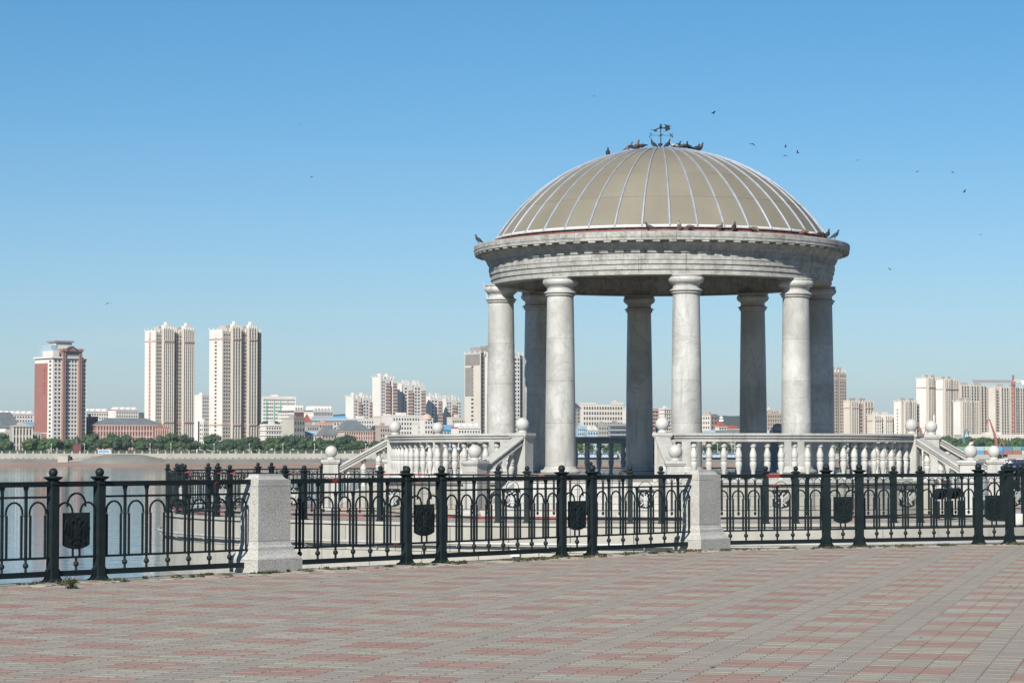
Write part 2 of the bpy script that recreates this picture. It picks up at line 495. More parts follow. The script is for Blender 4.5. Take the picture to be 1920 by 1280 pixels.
# plaza geometry: near fence line through the two granite pillars
K = EYE * F
def ground_pt(px, py): Y = K / (py - HOR); return Vector((far_x(px, Y), Y))
P1 = Vector((far_x(499, 34.27), 34.27))
P2 = Vector((far_x(1315, 42.05), 42.05))
D1 = (P2 - P1).normalized(); A1 = math.atan2(D1.y, D1.x)
A2 = R(25.5); D2 = Vector((math.cos(A2), math.sin(A2)))
def t_on(px, P, D):
    k = (px - 960) / F
    return (k * P.y - P.x) / (D.x - k * D.y)
N1 = Vector((D1.y, -D1.x)); N2 = Vector((D2.y, -D2.x))      # towards the camera side
LEFT = P1 - D1 * 22; RIGHT = P2 + D2 * 22
ED = .34     # edge of the plaza behind the fence axis
def offs(p, n, d): return p + n * d
bis = (N1 + N2).normalized() / max(.2, (N1 + N2).normalized().dot(N1))
edge = [LEFT - N1 * .16, P2 - bis * .16, RIGHT - N2 * .16]
kin = [LEFT + N1 * .42, P2 + bis * .42, RIGHT + N2 * .42]
base_poly = [tuple(kin[0]), tuple(kin[1]), tuple(kin[2]), (60, kin[2].y), (60, -60), (-60, -60), (-60, kin[0].y)]
mbp = MB().add([(x, y, -.016) for x, y in base_poly], [tuple(range(7))])
part('plaza_bed', mbp, M['plaza_base'], kind='structure')
# kerb along the edge, broken into stones
kerb = empty('kerb', (0, 0, 0), kind='structure')
for (a, b_, n_, dd) in ((LEFT, P2, N1, D1), (P2, RIGHT, N2, D2)):
    ln = (b_ - a).length; n = int(ln / 1.0)
    for i in range(n):
        p = a + dd * (ln * i / n + .006); q = a + dd * (ln * (i + 1) / n - .006)
        if i == 0 and a is P2: p = a + dd * .0
        z = random.uniform(-.004, .004)
        mb = MB().prism_z([tuple(p - n_ * .16), tuple(p + n_ * .20), tuple(q + n_ * .20), tuple(q - n_ * .16)], -.25, z)
        part('kerb_stone', mb, M['kerb'], kerb)
# ragged strip between kerb and pavers: sandy concrete
mb = MB()
for (a, b_) in ((0, 1), (1, 2)):
    k0 = [LEFT + N1 * .2, P2 + bis * .2, RIGHT + N2 * .2]
    mb.add([(*k0[a], -.010), (*k0[b_], -.010), (*(kin[b_] + (N1 if b_ < 2 else N2) * .1), -.010), (*(kin[a] + (N1 if a < 1 else N2) * .1), -.010)], [(0, 1, 2, 3)])
part('edge_strip', mb, M['edge_sand'], kind='structure')

# pavers
UV = Vector((math.cos(R(-19)), math.sin(R(-19)))); VV = Vector((math.cos(R(75.5)), math.sin(R(75.5))))
UL, VL = .222, .163
ORG = Vector((2.60, 20.18)) * 1.0
def paver_mesh(rr):
    """zigzag paver in grid units, chamfered"""
    g = .010
    hx, hy = UL / 2 - g * .14, VL / 2 - g * .2
    zz = .018
    k = .016
    out = [(-hx, -hy + k), (-hx + k, -hy), (0, -hy), (hx - k, -hy), (hx, -hy + k), (hx - zz * .5, -hy * .1), (hx, hy - k), (hx - k, hy), (0, hy), (-hx + k, hy), (-hx, hy - k), (-hx - zz * .5 + .004, -hy * .1)]
    def w(x, y): v = UV * x + VV * y; return (v.x, v.y)
    c = .006
    mb = MB()
    top = [w(x * (1 - c / hx), y * (1 - c / hy)) for x, y in out]
    mid = [w(x, y) for x, y in out]
    n = len(out)
    vs = [(x, y, rr) for x, y in top] + [(x, y, rr - .006) for x, y in mid] + [(x, y, -.05) for x, y in mid]
    fs = [tuple(range(n))]
    for i in range(n):
        j = (i + 1) % n
        fs += [(n + i, n + j, j, i), (2 * n + i, 2 * n + j, n + j, n + i)]
    return vs, fs
pv, pf = paver_mesh(0.0)
M['pav_grey'] = mat('grey_paver', (.325, .303, .248), .95, (.385, .36, .298), .55, det=8, speck=(60, (.20, .19, .165), .5), bump=.3, bs=90, vary=.035)
M['pav_red'] = mat('red_paver', (.335, .208, .172), .95, (.375, .27, .222), .55, det=8, speck=(60, (.24, .135, .115), .45), bump=.3, bs=90, vary=.035)
M['pav_grey2'] = mat('grey_paver_warm', (.355, .31, .258), .95, (.31, .275, .232), .55, det=8, speck=(60, (.20, .185, .16), .5), bump=.3, bs=90, vary=.035)
def inside_plaza(p, m=.42):
    return (p - P2).dot(N1) > m and (p - P2).dot(N2) > m if True else False
cells = []
det = UV.x * VV.y - UV.y * VV.x
for j in range(-60, 260):
    for i in range(-120, 130):
        p = ORG + UV * (i * UL) + VV * (j * VL)
        if p.y < 16.6 or abs(p.x) > .2105 * p.y + 1.3: continue
        if not inside_plaza(p, .30): continue
        cells.append((p.y, i, j, p))
cells.sort(key=lambda c: c[0])
pavement = empty('pavement', (0, 0, 0), kind='structure')
rng = random.Random(3)
groups = {'pav_grey': MB(), 'pav_red': MB(), 'pav_grey2': MB()}
single = {}
cnt = 0
for (_, i, j, p) in cells:
    kc, ii = divmod(i + 3, 5)
    sh = (kc // 2) * 5 + (7 if kc % 2 else 0)
    red = ii < 3 and ((j - sh) % 8) < 4
    if rng.random() < .012: red = not red
    key = 'pav_red' if red else ('pav_grey2' if (ii >= 3) else 'pav_grey')
    near_edge = min((p - P2).dot(N1), (p - P2).dot(N2)) < .75
    dz = rng.uniform(-.0012, .0012) + (rng.uniform(-.014, .01) if near_edge else 0)
    tx = rng.uniform(-.006, .006); ty = rng.uniform(-.006, .006)
    if near_edge: tx *= 6; ty *= 6
    vis = abs(p.x) < .2021 * p.y - .05 and p.y > 17.75
    if vis and cnt < 300:
        if key not in single:
            me = bpy.data.meshes.new('paver'); me.from_pydata(pv, [], pf); me.materials.append(M[key]); single[key] = me
        o = bpy.data.objects.new('paver', single[key]); o.location = (p.x, p.y, dz); o.rotation_euler = (tx, ty, rng.uniform(-.01, .01))
        link(o, pavement); cnt += 1
    else:
        c_, s_ = math.cos(rng.uniform(-.012, .012)), rng.uniform(-.012, .012)
        groups[key].add([(p.x + x * c_ - y * s_, p.y + y * c_ + x * s_, z + dz + x * tx + y * ty) for x, y, z in pv], pf)
for key, g in groups.items():
    me = bpy.data.meshes.new('pavers'); me.from_pydata(g.v, [], g.f); me.materials.append(M[key])
    tag(link(bpy.data.objects.new('pavers', me), pavement), kind='stuff')

# embankment wall under the near fence
emb = empty('embankment', (0, 0, 0), kind='structure')
for (a, b_, n_, dd) in ((LEFT, P2, N1, D1), (P2, RIGHT, N2, D2)):
    ln = (b_ - a).length; n = int(ln / 1.6)
    for i in range(n):
        for kz in range(4):
            p = a + dd * (ln * i / n + .004); q = a + dd * (ln * (i + 1) / n - .004)
            zt = -.26 - kz * 2.0; zb = -.26 - (kz + 1) * 2.0 + .01
            part('wall_block', MB().prism_z([tuple(p - n_ * .12), tuple(p + n_ * .3), tuple(q + n_ * .3), tuple(q - n_ * .12)], zb, zt), M['wall_stone'], emb)

# ------------------------------------------------------------------ rotunda ground (bastion)
DR = 70.5
C = Vector((.0590 * DR, DR, 0))
RB = .193 * DR       # circle of the second fence
GZ = -.04
def pol(r, adeg, z=0.0):
    a = R(adeg); return Vector((C.x + r * math.sin(a), C.y - r * math.cos(a), z))
bastion = empty('bastion', (C.x, C.y, GZ), kind='structure')
nb = 60
courses = [(-.0, -.62), (-.62, -1.5), (-1.5, -2.6), (-2.6, -4.2), (-4.2, -6.2), (-6.2, -8.6)]
for ci, (zt, zb) in enumerate(courses):
    for i in range(nb):
        a0 = 2 * PI * (i + .5 * (ci % 2)) / nb; a1 = a0 + 2 * PI / nb
        if not (-R(125) < ((a0 + PI) % (2 * PI)) - PI < R(90)): continue
        r = RB + .10 + .02 * (ci > 0) + .0
        mb = MB().lathe([(r - .5, zb + .006), (r, zb + .006), (r, zt - (.0 if ci == 0 else .006)), (r - .5, zt - (.0 if ci == 0 else .006))], 2, a0=a0 + .0006, a1=a1 - .0006, closed=True)
        part('wall_block', mb, M['wall_stone'], bastion)
mb = MB().lathe([(RB - .3, -9.0), (RB - .3, -.012)], 96, cap=False)
part('core', mb, M['wall_stone'], bastion)
# coping + paving rings on the bastion
part('coping', MB().lathe([(RB - .35, -.02), (RB + .15, -.02), (RB + .15, .045), (RB - .35, .045)], 96, closed=True), M['wall_stone'], bastion)
def ring_tiles(r0, r1, n, m, z=0.0):
    for i in range(n):
        a0 = 2 * PI * i / n; a1 = a0 + 2 * PI / n
        part('paving_slab', MB().lathe([(r0 + .006, z - .05), (r1 - .006, z - .05), (r1 - .006, z), (r0 + .006, z)], 3, a0=a0 + .0008, a1=a1 - .0008, closed=True), m, bastion)
M['slab_red'] = mat('red_paving', (.33, .15, .125), .9, (.38, .21, .18), 2, vary=.1)
M['slab_grey'] = mat('grey_paving', (.33, .31, .275), .9, (.39, .37, .33), 2, vary=.1)
ring_tiles(RB - 1.0, RB - .36, 24, M['slab_red'], .012)
ring_tiles(RB - 2.6, RB - 1.0, 24, M['slab_grey'], .010)
ring_tiles(RB - 3.1, RB - 2.6, 24, M['slab_red'], .008)
ring_tiles(5.0, RB - 3.1, 24, M['slab_grey'], .006)
# link ground to the right (outside the frame) between plaza and bastion
part('link_path', MB().add([(20, 47, -.03), (60, 47, -.03), (60, 95, -.03), (C.x + RB - 1, 80, -.03), (C.x + RB - 1, 62, -.03)], [(0, 1, 2, 3, 4)]), M['slab_grey'], kind='structure')
# lower walk between the two walls
lw = [P1 + D1 * 3, P2, P2 + D2 * 24, Vector((40, 60)), Vector((C.x + 10, 62)), Vector((C.x, 60)), Vector((-4.5, 62))]
part('lower_walk', MB().prism_z([tuple(v) for v in lw], -9.0, -2.3), M['slab_grey'], kind='structure')

# handrail on the bastion wall
hr = empty('handrail', (C.x, C.y, GZ), label='pale steel handrail running along the curved granite wall below the round fence', cat='handrail')
pts = [pol(RB + .24, a, 0) - C for a in range(-88, 40, 3)]
part('rail', MB().tube([(p.x, p.y, -.42 - .0) for p in pts], .032, 8), M['rust_steel'], hr, smooth=60)
for a in range(-86, 40, 9):
    p = pol(RB + .24, a) - C; q = pol(RB + .11, a) - C
    part('bracket', MB().tube([(p.x, p.y, -.42), (p.x, p.y, -.50), (q.x, q.y, -.56)], .015, 6), M['rust_steel'], hr)
# white junction box on the wall
bx = pol(RB + .13, -17.2)
jb = empty('junction_box', (bx.x, bx.y, GZ - .62), R(-17.2), label='small white utility box fixed to the curved granite wall', cat='utility box')
part('body', MB().box(-.095, .095, -.1, 0, -.07, .08), M['van_white'], jb)
part('lid', MB().box(-.105, .105, -.112, -.102, -.08, .09), M['van_white'], jb)

# ------------------------------------------------------------------ terrace with steps, balustrades
OPEN = [-17.4, -107.4, 72.6, 162.6]
RT = 7.44; HU = 14.2; HL = 16.1; RL = 9.2; FZ = .87
terrace = empty('rotunda_terrace', (C.x, C.y, 0), kind='structure')
part('core', MB().lathe([(RT + .02, -.1), (RT + .02, FZ - .09)], 96, cap=False), M['wall_stone'], terrace)
nt_ = 40
for ci, (zb, zt) in enumerate(((.0, .26), (.26, .52), (.52, .78))):
    for i in range(nt_):
        a0 = 2 * PI * (i + .5 * (ci % 2)) / nt_; a1 = a0 + 2 * PI / nt_
        am = math.degrees((a0 + a1) / 2)
        if any(abs((am - o + 180) % 360 - 180) < HU - 3.5 for o in OPEN): continue
        e = .04 if ci == 0 else 0
        part('stone_block', MB().lathe([(RT - .1, zb + .004), (RT + .16 + e, zb + .004), (RT + .16 + e, zt - .004), (RT - .1, zt - .004)], 3, a0=a0 + .0009, a1=a1 - .0009, closed=True), M['wall_stone'], terrace)
part('ledge', MB().lathe([(RT - .2, .782), (RT + .23, .782), (RT + .25, .81), (RT + .25, .85), (RT + .22, FZ), (RT - .2, FZ)], 96, closed=True), M['stone'], terrace)
for r0, r1, n in ((0.3, 2.4, 12), (2.4, 4.0, 20), (4.0, 5.6, 28), (5.6, RT - .21, 36)):
    for i in range(n):
        a0 = 2 * PI * i / n; a1 = a0 + 2 * PI / n
        part('floor_slab', MB().lathe([(r0 + .004, FZ - .06), (r1 - .004, FZ - .06), (r1 - .004, FZ - .002), (r0 + .004, FZ - .002)], 3, a0=a0 + .0009, a1=a1 - .0009, closed=True), M['slab_grey'], terrace)

def molded_cap(h0=0.0):
    return [(.0, 0), (.02, .01), (.035, .03), (.035, .045), (.055, .06), (.055, .10), (.05, .115), (.05, .13)]
def pillar_mesh(w, h):
    """stone pillar: plinth, shaft, moulded cap; base at z=0, top at z=h"""
    k = w / 2
    rings = [(k + .04, k + .04, 0), (k + .04, k + .04, .10), (k, k, .14), (k, k, h - .15)]
    for o, z in molded_cap():
        rings.append((k + o, k + o, h - .13 + z))
    return MB().loftsq(rings).mesh('pillar')
def panel_mesh(w, h):
    """sunk frame on a pillar face, as a thin raised border"""
    k = w / 2 - .05; mb = MB()
    z0, z1 = .24, h - .26; y = -w / 2 - .010
    for (x0, x1, a, b_) in ((-k, -k + .02, z0, z1), (k - .02, k, z0, z1), (-k + .02, k - .02, z0, z0 + .02), (-k + .02, k - .02, z1 - .02, z1)):
        mb.box(x0, x1, y, y + .009, a, b_)
    # small carved scroll
    mb.arc(0, (z0 + z1) / 2 + .16, .05, R(20), R(200), .02, .012)
    mb.v = [(x, yy if yy > y - .001 and (abs(yy) > .1) else yy - w / 2, z) for x, yy, z in mb.v]
    return mb.mesh('panel_frame')
def ball_mesh(r):
    return MB().lathe([(.001, 0), (.12, 0), (.125, .03), (.10, .05), (.085, .065)] + [(r * math.sin(PI * (1 - t)), .055 + r * (1 + math.cos(PI * (1 - t))) if False else .05 + r - r * math.cos(t * PI)) for t in [x / 14 for x in range(3, 15)]], 22).mesh('ball', 50)
BAL_PROF = [(.080, 0), (.085, .01), (.085, .07), (.060, .085), (.050, .11), (.047, .20), (.052, .26), (.072, .34), (.086, .42), (.084, .48), (.060, .52), (.055, .525),
            (.083, .535), (.088, .55), (.083, .565), (.066, .572), (.080, .60), (.090, .65), (.084, .70), (.064, .77), (.050, .82), (.050, .85), (.070, .865), (.078, .88), (.080, .97), (.072, .985), (.072, 1.0)]
bal_me = MB().lathe([(r, z) for r, z in BAL_PROF], 16).mesh('baluster', 50)
bal_me.materials.append(M['baluster_stone'])
bal_short = MB().lathe([(r, (z - .0) * .62) for r, z in BAL_PROF if True], 14).mesh('baluster', 50)
bal_short.materials.append(M['baluster_stone'])
ball_me = ball_mesh(.172); ball_me.materials.append(M['baluster_stone'])
up_me = pillar_mesh(.40, 1.22); up_me.materials.append(M['stone'])
lo_me = pillar_mesh(.42, 1.40); lo_me.materials.append(M['stone'])
pu_me = panel_mesh(.40, 1.22); pu_me.materials.append(M['stone'])
pl_me = panel_mesh(.42, 1.40); pl_me.materials.append(M['stone'])
def place_pillar(me, pm, r, a, z, root, rot=None, ballz=0):
    p = pol(r, a, z) - root.location
    o = part('pillar', me, None, root, loc=p, rz=R(a if rot is None else rot))
    part('panel_frame', pm, None, o)
    part('ball', ball_me, None, o, loc=(0, 0, ballz))
    return o
RAILZ = 1.87
rail_prof = [(-.15, 0), (.15, 0), (.15, .05), (.118, .055), (.118, .085), (.16, .095), (.16, .125), (.135, .13), (.135, .145), (.185, .155), (.185, .19), (.165, .21), (-.165, .21), (-.185, .19), (-.185, .155), (-.135, .145), (-.135, .13), (-.16, .125), (-.16, .095), (-.118, .085), (-.118, .055), (-.15, .05)]
desc = {-17.4: 'front stairs', -107.4: 'left stairs', 72.6: 'right stairs', 162.6: 'rear stairs'}
bal_lab = ['curved stone balustrade at the left front of the rotunda terrace, left of the front stairs',
           'long curved stone balustrade across the right front of the terrace, right of the stairs',
           'shaded curved stone balustrade behind the columns at the right rear of the terrace',
           'shaded curved stone balustrade seen between the columns at the left rear of the terrace']
secs = [(-107.4 + HU, -17.4 - HU), (-17.4 + HU, 72.6 - HU), (72.6 + HU, 162.6 - HU), (162.6 + HU, 252.6 - HU)]
for (a0, a1), lab in zip(secs, bal_lab):
    root = empty('stone_balustrade', pol(RT, (a0 + a1) / 2, FZ), label=lab, cat='balustrade', group='stone balustrades round the terrace')
    L0 = C - root.location; L0.z = 0
    place_pillar(up_me, pu_me, RT, a0, FZ, root, ballz=1.22)
    place_pillar(up_me, pu_me, RT, a1, FZ, root, ballz=1.22)
    g = 1.62
    n = 5
    for i in range(n):
        b0 = a0 + g + (a1 - a0 - 2 * g) * i / n; b1 = a0 + g + (a1 - a0 - 2 * g) * (i + 1) / n
        part('hand_rail', MB().lathe([(RT + x, RAILZ - FZ + z) for x, z in rail_prof], 6, c=L0, a0=R(b0 + .03), a1=R(b1 - .03), closed=True), M['stone'], root)
        part('foot_rail', MB().lathe([(RT - .14, 0.0), (RT + .14, 0.0), (RT + .14, .05), (RT + .12, .06), (RT - .12, .06), (RT - .14, .05)], 6, c=L0, a0=R(b0 + .03), a1=R(b1 - .03), closed=True), M['stone'], root)
    nbal = 20
    for i in range(nbal):
        a = a0 + g + (a1 - a0 - 2 * g) * (i + .5) / nbal
        p = pol(RT, a, FZ + .0) - root.location
        o = part('baluster', bal_me, None, root, loc=p, rz=R(a))
for oc in OPEN:
    name = desc[oc]
    lab = {'front stairs': 'front stone stairs with flaring balustrades leading up to the rotunda terrace',
           'left stairs': 'stone stairs at the left side of the terrace, sloping balustrade against the river',
           'right stairs': 'stone stairs at the right side of the terrace, with two parallel sloping balustrades',
           'rear stairs': 'stone stairs on the river side of the terrace, hidden behind the columns'}[name]
    root = empty('stone_stairs', pol(RT + .9, oc, 0), label=lab, cat='stairs', group='flights of stairs up to the terrace')
    Lc = C - root.location
    ns = 5
    for k in range(ns):
        r_out = RT + .22 + 1.65 * (ns - k) / ns; r_in = r_out - 1.65 / ns - .05 if k < ns - 1 else RT + .26
        t = (r_out - RT) / (RL - RT); hh = HU + (HL - HU) * t - 1.3
        zt = FZ * (k + 1) / (ns + 0) - .006
        part('step', MB().lathe([(RT + .255, FZ * k / ns if k else .0), (r_out, FZ * k / ns if k else .0), (r_out, zt - .01), (r_out - .012, zt), (RT + .255, zt)], 6, c=Lc, a0=R(oc - hh), a1=R(oc + hh), closed=True), M['stone'], root)
    for sgn in (-1, 1):
        au = oc + sgn * HU; al = oc + sgn * HL
        pu = pol(RT + .2, au) - root.location; pl_ = pol(RL - .21, al) - root.location
        d = pl_ - pu; d.z = 0; ln = d.length; ang = math.atan2(d.y, d.x)
        Mx = Matrix.Translation(Vector((pu.x, pu.y, 0))) @ Matrix.Rotation(ang, 4, 'Z')
        # sloped rail: profile in yz swept along x with falling z
        def sl(prof, z0, z1):
            n = len(prof); vs = [(.01, y, z0 + z) for y, z in prof] + [(ln - .01, y, z1 + z) for y, z in prof]
            fs = [tuple(range(n)), tuple(range(2 * n - 1, n - 1, -1))] + [(i, (i + 1) % n, n + (i + 1) % n, n + i) for i in range(n)]
            return MB().add(vs, fs).xf(Mx)
        part('sloping_rail', sl(rail_prof, 1.78, 1.04), M['stone'], root)
        part('stringer', sl([(-.15, 0), (.15, 0), (.15, .14), (.12, .16), (-.12, .16), (-.15, .14)], FZ + .0, .14), M['stone'], root)
        part('stringer_foot', MB().add([(.02, -.14, 0), (ln - .01, -.14, 0), (ln - .01, -.14, .13), (.02, -.14, FZ - .01), (.02, .14, 0), (ln - .01, .14, 0), (ln - .01, .14, .13), (.02, .14, FZ - .01)],
                                       [(0, 1, 2, 3), (7, 6, 5, 4), (0, 4, 5, 1), (1, 5, 6, 2), (2, 6, 7, 3), (3, 7, 4, 0)]).xf(Mx), M['wall_stone'], root)
        for k in range(3):
            t = (k + .62) / 3.25
            zb = FZ + .13 + (.14 - FZ) * t
            zt = 1.78 + (1.04 - 1.78) * t
            q = Mx @ Vector((ln * t, 0, zb))
            o = part('baluster', bal_me, None, root, loc=q); o.scale = (1, 1, max(.5, zt - zb + .01))
        place_pillar(lo_me, pl_me, RL, al, 0, root, ballz=1.40)

# ------------------------------------------------------------------ rotunda
rot = empty('rotunda', (C.x, C.y, FZ), label='round open pavilion of pale stone columns under a ribbed tan dome', cat='pavilion')
Z0 = FZ
RC = .0635 * DR
CB = 1.044 - FZ          # top of plinth
sh0 = CB + .20; sh1 = 5.72 - FZ
def ent_r(t): return .403 - (.403 - .352) * (t ** 1.6)
drum_z = [sh0, sh0 + 1.12, sh0 + 2.24, sh0 + 3.36, sh1]
colproto = None
drum_me = []
for k in range(4):
    za, zb = drum_z[k], drum_z[k + 1]
    prof = []
    for q in range(6):
        z = za + (zb - za) * q / 5; t = (z - sh0) / (sh1 - sh0)
        r = ent_r(t)
        if q == 0: prof.append((r - .008, za)); z += .008
        if k == 0 and q == 0: pass
        prof.append((r, z if q < 5 else zb - .008))
        if q == 5: prof.append((r - .008, zb))
    drum_me.append(MB().lathe(prof, 40).mesh('drum', 40))
base_prof = [(.50, CB), (.525, CB + .02), (.535, CB + .055), (.52, CB + .09), (.47, CB + .105), (.445, CB + .12), (.43, CB + .15), (.408, sh0), (.3, sh0)]
base_me = MB().lathe([(.001, CB)] + base_prof, 40).mesh('base', 35)
plinth_me = MB().cbox(0, 0, 0, 1.09, 1.09, CB - .004).mesh('plinth')
f_ = lambda z: z - FZ
cap_prof = [(.30, f_(5.72)), (.362, f_(5.725)), (.375, f_(5.74)), (.395, f_(5.752)), (.395, f_(5.775)), (.372, f_(5.785)), (.405, f_(5.80)), (.432, f_(5.815)), (.432, f_(5.835)),
            (.40, f_(5.85)), (.358, f_(5.875)), (.350, f_(5.93)), (.352, f_(5.965)), (.375, f_(5.97)), (.375, f_(5.99)), (.40, f_(6.0)), (.44, f_(6.03)), (.468, f_(6.08)), (.470, f_(6.12)),
            (.452, f_(6.165)), (.425, f_(6.185)), (.425, f_(6.195)), (.455, f_(6.20)), (.455, f_(6.228)), (.2, f_(6.228))]
cap_me = MB().lathe(cap_prof, 40).mesh('capital', 35)
for me in drum_me + [base_me, cap_me, plinth_me]: me.materials.append(M['column_stone'])
for k in range(8):
    a = 5 + 45 * k
    p = pol(RC, a, 0) - C
    c = bpy.data.objects.new('column', None); link(c, rot); c.location = (p.x, p.y, 0); c.rotation_euler = (0, 0, R(a) + k * .7 * 0)
    part('plinth', plinth_me, None, c)
    part('base', base_me, None, c)
    for dm in drum_me:
        part('drum', dm, None, c)
    part('capital', cap_me, None, c)
# entablature blocks
def ring_blocks(name, prof, n, m, off=0.0, seg=4, gap=.0007):
    for i in range(n):
        a0 = 2 * PI * (i + off) / n; a1 = a0 + 2 * PI / n
        part(name, MB().lathe([(r, f_(z)) for r, z in prof], seg, a0=a0 + gap, a1=a1 - gap, closed=True), m, rot)
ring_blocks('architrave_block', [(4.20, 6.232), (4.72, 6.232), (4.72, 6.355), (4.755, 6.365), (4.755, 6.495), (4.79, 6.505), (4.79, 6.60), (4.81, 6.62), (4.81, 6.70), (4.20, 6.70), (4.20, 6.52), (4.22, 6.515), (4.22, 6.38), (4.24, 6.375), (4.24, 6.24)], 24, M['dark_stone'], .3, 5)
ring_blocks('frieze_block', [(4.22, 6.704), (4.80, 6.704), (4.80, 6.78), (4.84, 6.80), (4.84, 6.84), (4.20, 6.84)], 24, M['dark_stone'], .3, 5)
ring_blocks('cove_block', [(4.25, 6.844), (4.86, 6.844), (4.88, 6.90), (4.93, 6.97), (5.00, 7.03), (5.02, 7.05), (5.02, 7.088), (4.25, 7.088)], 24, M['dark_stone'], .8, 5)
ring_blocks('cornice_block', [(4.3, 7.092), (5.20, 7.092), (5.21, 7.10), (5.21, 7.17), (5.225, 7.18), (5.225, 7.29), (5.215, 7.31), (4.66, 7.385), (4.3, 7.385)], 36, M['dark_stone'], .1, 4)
dent = MB().lathe([(4.98, f_(7.052)), (5.195, f_(7.052)), (5.195, f_(7.089)), (4.98, f_(7.089))], 1, a0=-.0185, a1=.0185, closed=True).mesh('mutule')
dent.materials.append(M['dark_stone'])
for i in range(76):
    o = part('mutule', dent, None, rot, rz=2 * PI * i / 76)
# ceiling ring + inner shell
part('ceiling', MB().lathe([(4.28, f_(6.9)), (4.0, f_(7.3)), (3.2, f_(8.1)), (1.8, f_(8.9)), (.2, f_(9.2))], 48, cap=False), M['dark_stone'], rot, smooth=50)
part('flashing', MB().lathe([(4.60, f_(7.386)), (4.74, f_(7.378)), (4.74, f_(7.41)), (4.60, f_(7.42))], 96, closed=True), M['red_lead'], rot)
part('clerestory', MB().lathe([(4.50, f_(7.42)), (4.56, f_(7.42)), (4.56, f_(7.50)), (4.50, f_(7.50))], 96, closed=True), M['gap_glass'], rot)
stub = MB().box(-.05, .05, -4.62, -4.565, f_(7.421), f_(7.47)).mesh('stub'); stub.materials.append(M['iron'])
for i in range(80):
    part('stub', stub, None, rot, rz=2 * PI * (i + .5) / 80)
part('dome_rim', MB().lathe([(4.56, f_(7.475)), (4.64, f_(7.472)), (4.65, f_(7.50)), (4.62, f_(7.545)), (4.56, f_(7.54))], 120, closed=True), M['white_metal'], rot, smooth=30)
# dome panels between 40 ribs
S = 5.494; ZC = 4.55
th_base = math.asin(4.62 / S)
def dome_pt(th, a, off=0.0):
    r = (S + off) * math.sin(th)
    return (r * math.sin(a), -r * math.cos(a), ZC - FZ + (S + off) * math.cos(th))
rows = [(R(2.2), R(12)), (R(12), R(23.5)), (R(23.5), R(35)), (R(35), R(46.3)), (R(46.3), th_base)]
NR = 40; DA = 2 * PI / NR
for ri, (t0, t1) in enumerate(rows):
    nth = 5; nax = 2
    vs = []; fs = []
    for iz in range(nth + 1):
        t = t0 + .0003 + (t1 - t0 - .0006) * iz / nth
        for ia in range(nax + 1):
            a = -DA / 2 + DA * ia / nax
            # slightly flat pans
            vs.append(dome_pt(t, a, .0))
    for iz in range(nth):
        for ia in range(nax):
            b_ = iz * (nax + 1) + ia
            fs.append((b_, b_ + 1, b_ + nax + 2, b_ + nax + 1))
    nv = len(vs)
    vs += [(x * .9975, y * .9975, z - .02) for x, y, z in vs[:nv]]
    W_ = nax + 1
    ring = list(range(W_)) + [W_ * i + W_ - 1 for i in range(1, nth + 1)] + [W_ * nth + i for i in range(W_ - 2, -1, -1)] + [W_ * i for i in range(nth - 1, 0, -1)]
    for a_, b_ in zip(ring, ring[1:] + ring[:1]):
        fs.append((a_, a_ + nv, b_ + nv, b_))
    me = bpy.data.meshes.new('roof_panel'); me.from_pydata(vs, [], fs); me.materials.append(M['dome'])
    me.polygons.foreach_set('use_smooth', [True] * len(fs))
    me.set_sharp_from_angle(angle=R(35))
    me.update()
    for i in range(NR):
        o = part('roof_panel', me, None, rot, rz=DA * (i + .5) - R(.5))
    if ri in (2, 3):
        part('seam', MB().lathe([((S + .002) * math.sin(t1 - .0022), ZC - FZ + (S + .002) * math.cos(t1 - .0022)), ((S + .007) * math.sin(t1 - .0015), ZC - FZ + (S + .007) * math.cos(t1 - .0015)),
                                 ((S + .007) * math.sin(t1 + .0015), ZC - FZ + (S + .007) * math.cos(t1 + .0015)), ((S + .002) * math.sin(t1 + .0022), ZC - FZ + (S + .002) * math.cos(t1 + .0022)), ((S - .02) * math.sin(t1), ZC - FZ + (S - .02) * math.cos(t1))], 80, closed=True), M['dome'], rot)
vs = []; fs = []
nn = 16
for i in range(nn + 1):
    t = R(9) + (th_base + .006 - R(9)) * i / nn
    hw = .016 + .012 * i / nn
    r = S * math.sin(t)
    for da, off in ((-hw, -.01), (-hw, .022), (-hw * .55, .034), (hw * .55, .034), (hw, .022), (hw, -.01)):
        x, y, z = dome_pt(t, 0, off)
        vs.append((x + da, y, z))
for i in range(nn):
    for k in range(5):
        b_ = i * 6 + k
        fs.append((b_, b_ + 6, b_ + 7, b_ + 1))
fs += [(0, 1, 2, 3, 4, 5), tuple(nn * 6 + k for k in (5, 4, 3, 2, 1, 0))]
rib = MB().add(vs, fs).mesh('rib', 30); rib.materials.append(M['zinc'])
for i in range(NR):
    part('rib', rib, None, rot, rz=DA * i - R(.5))
part('top_cap', MB().lathe([((S + .03) * math.sin(R(10)), ZC - FZ + (S + .0) * math.cos(R(10))), ((S + .03) * math.sin(R(9)), ZC - FZ + (S + .035) * math.cos(R(9))), (.3, ZC - FZ + S + .035), (.10, ZC - FZ + S + .04), (.09, ZC - FZ + S + .055), (.05, ZC - FZ + S + .065), (.001, ZC - FZ + S + .07)], 40), M['dome'], rot, smooth=40)

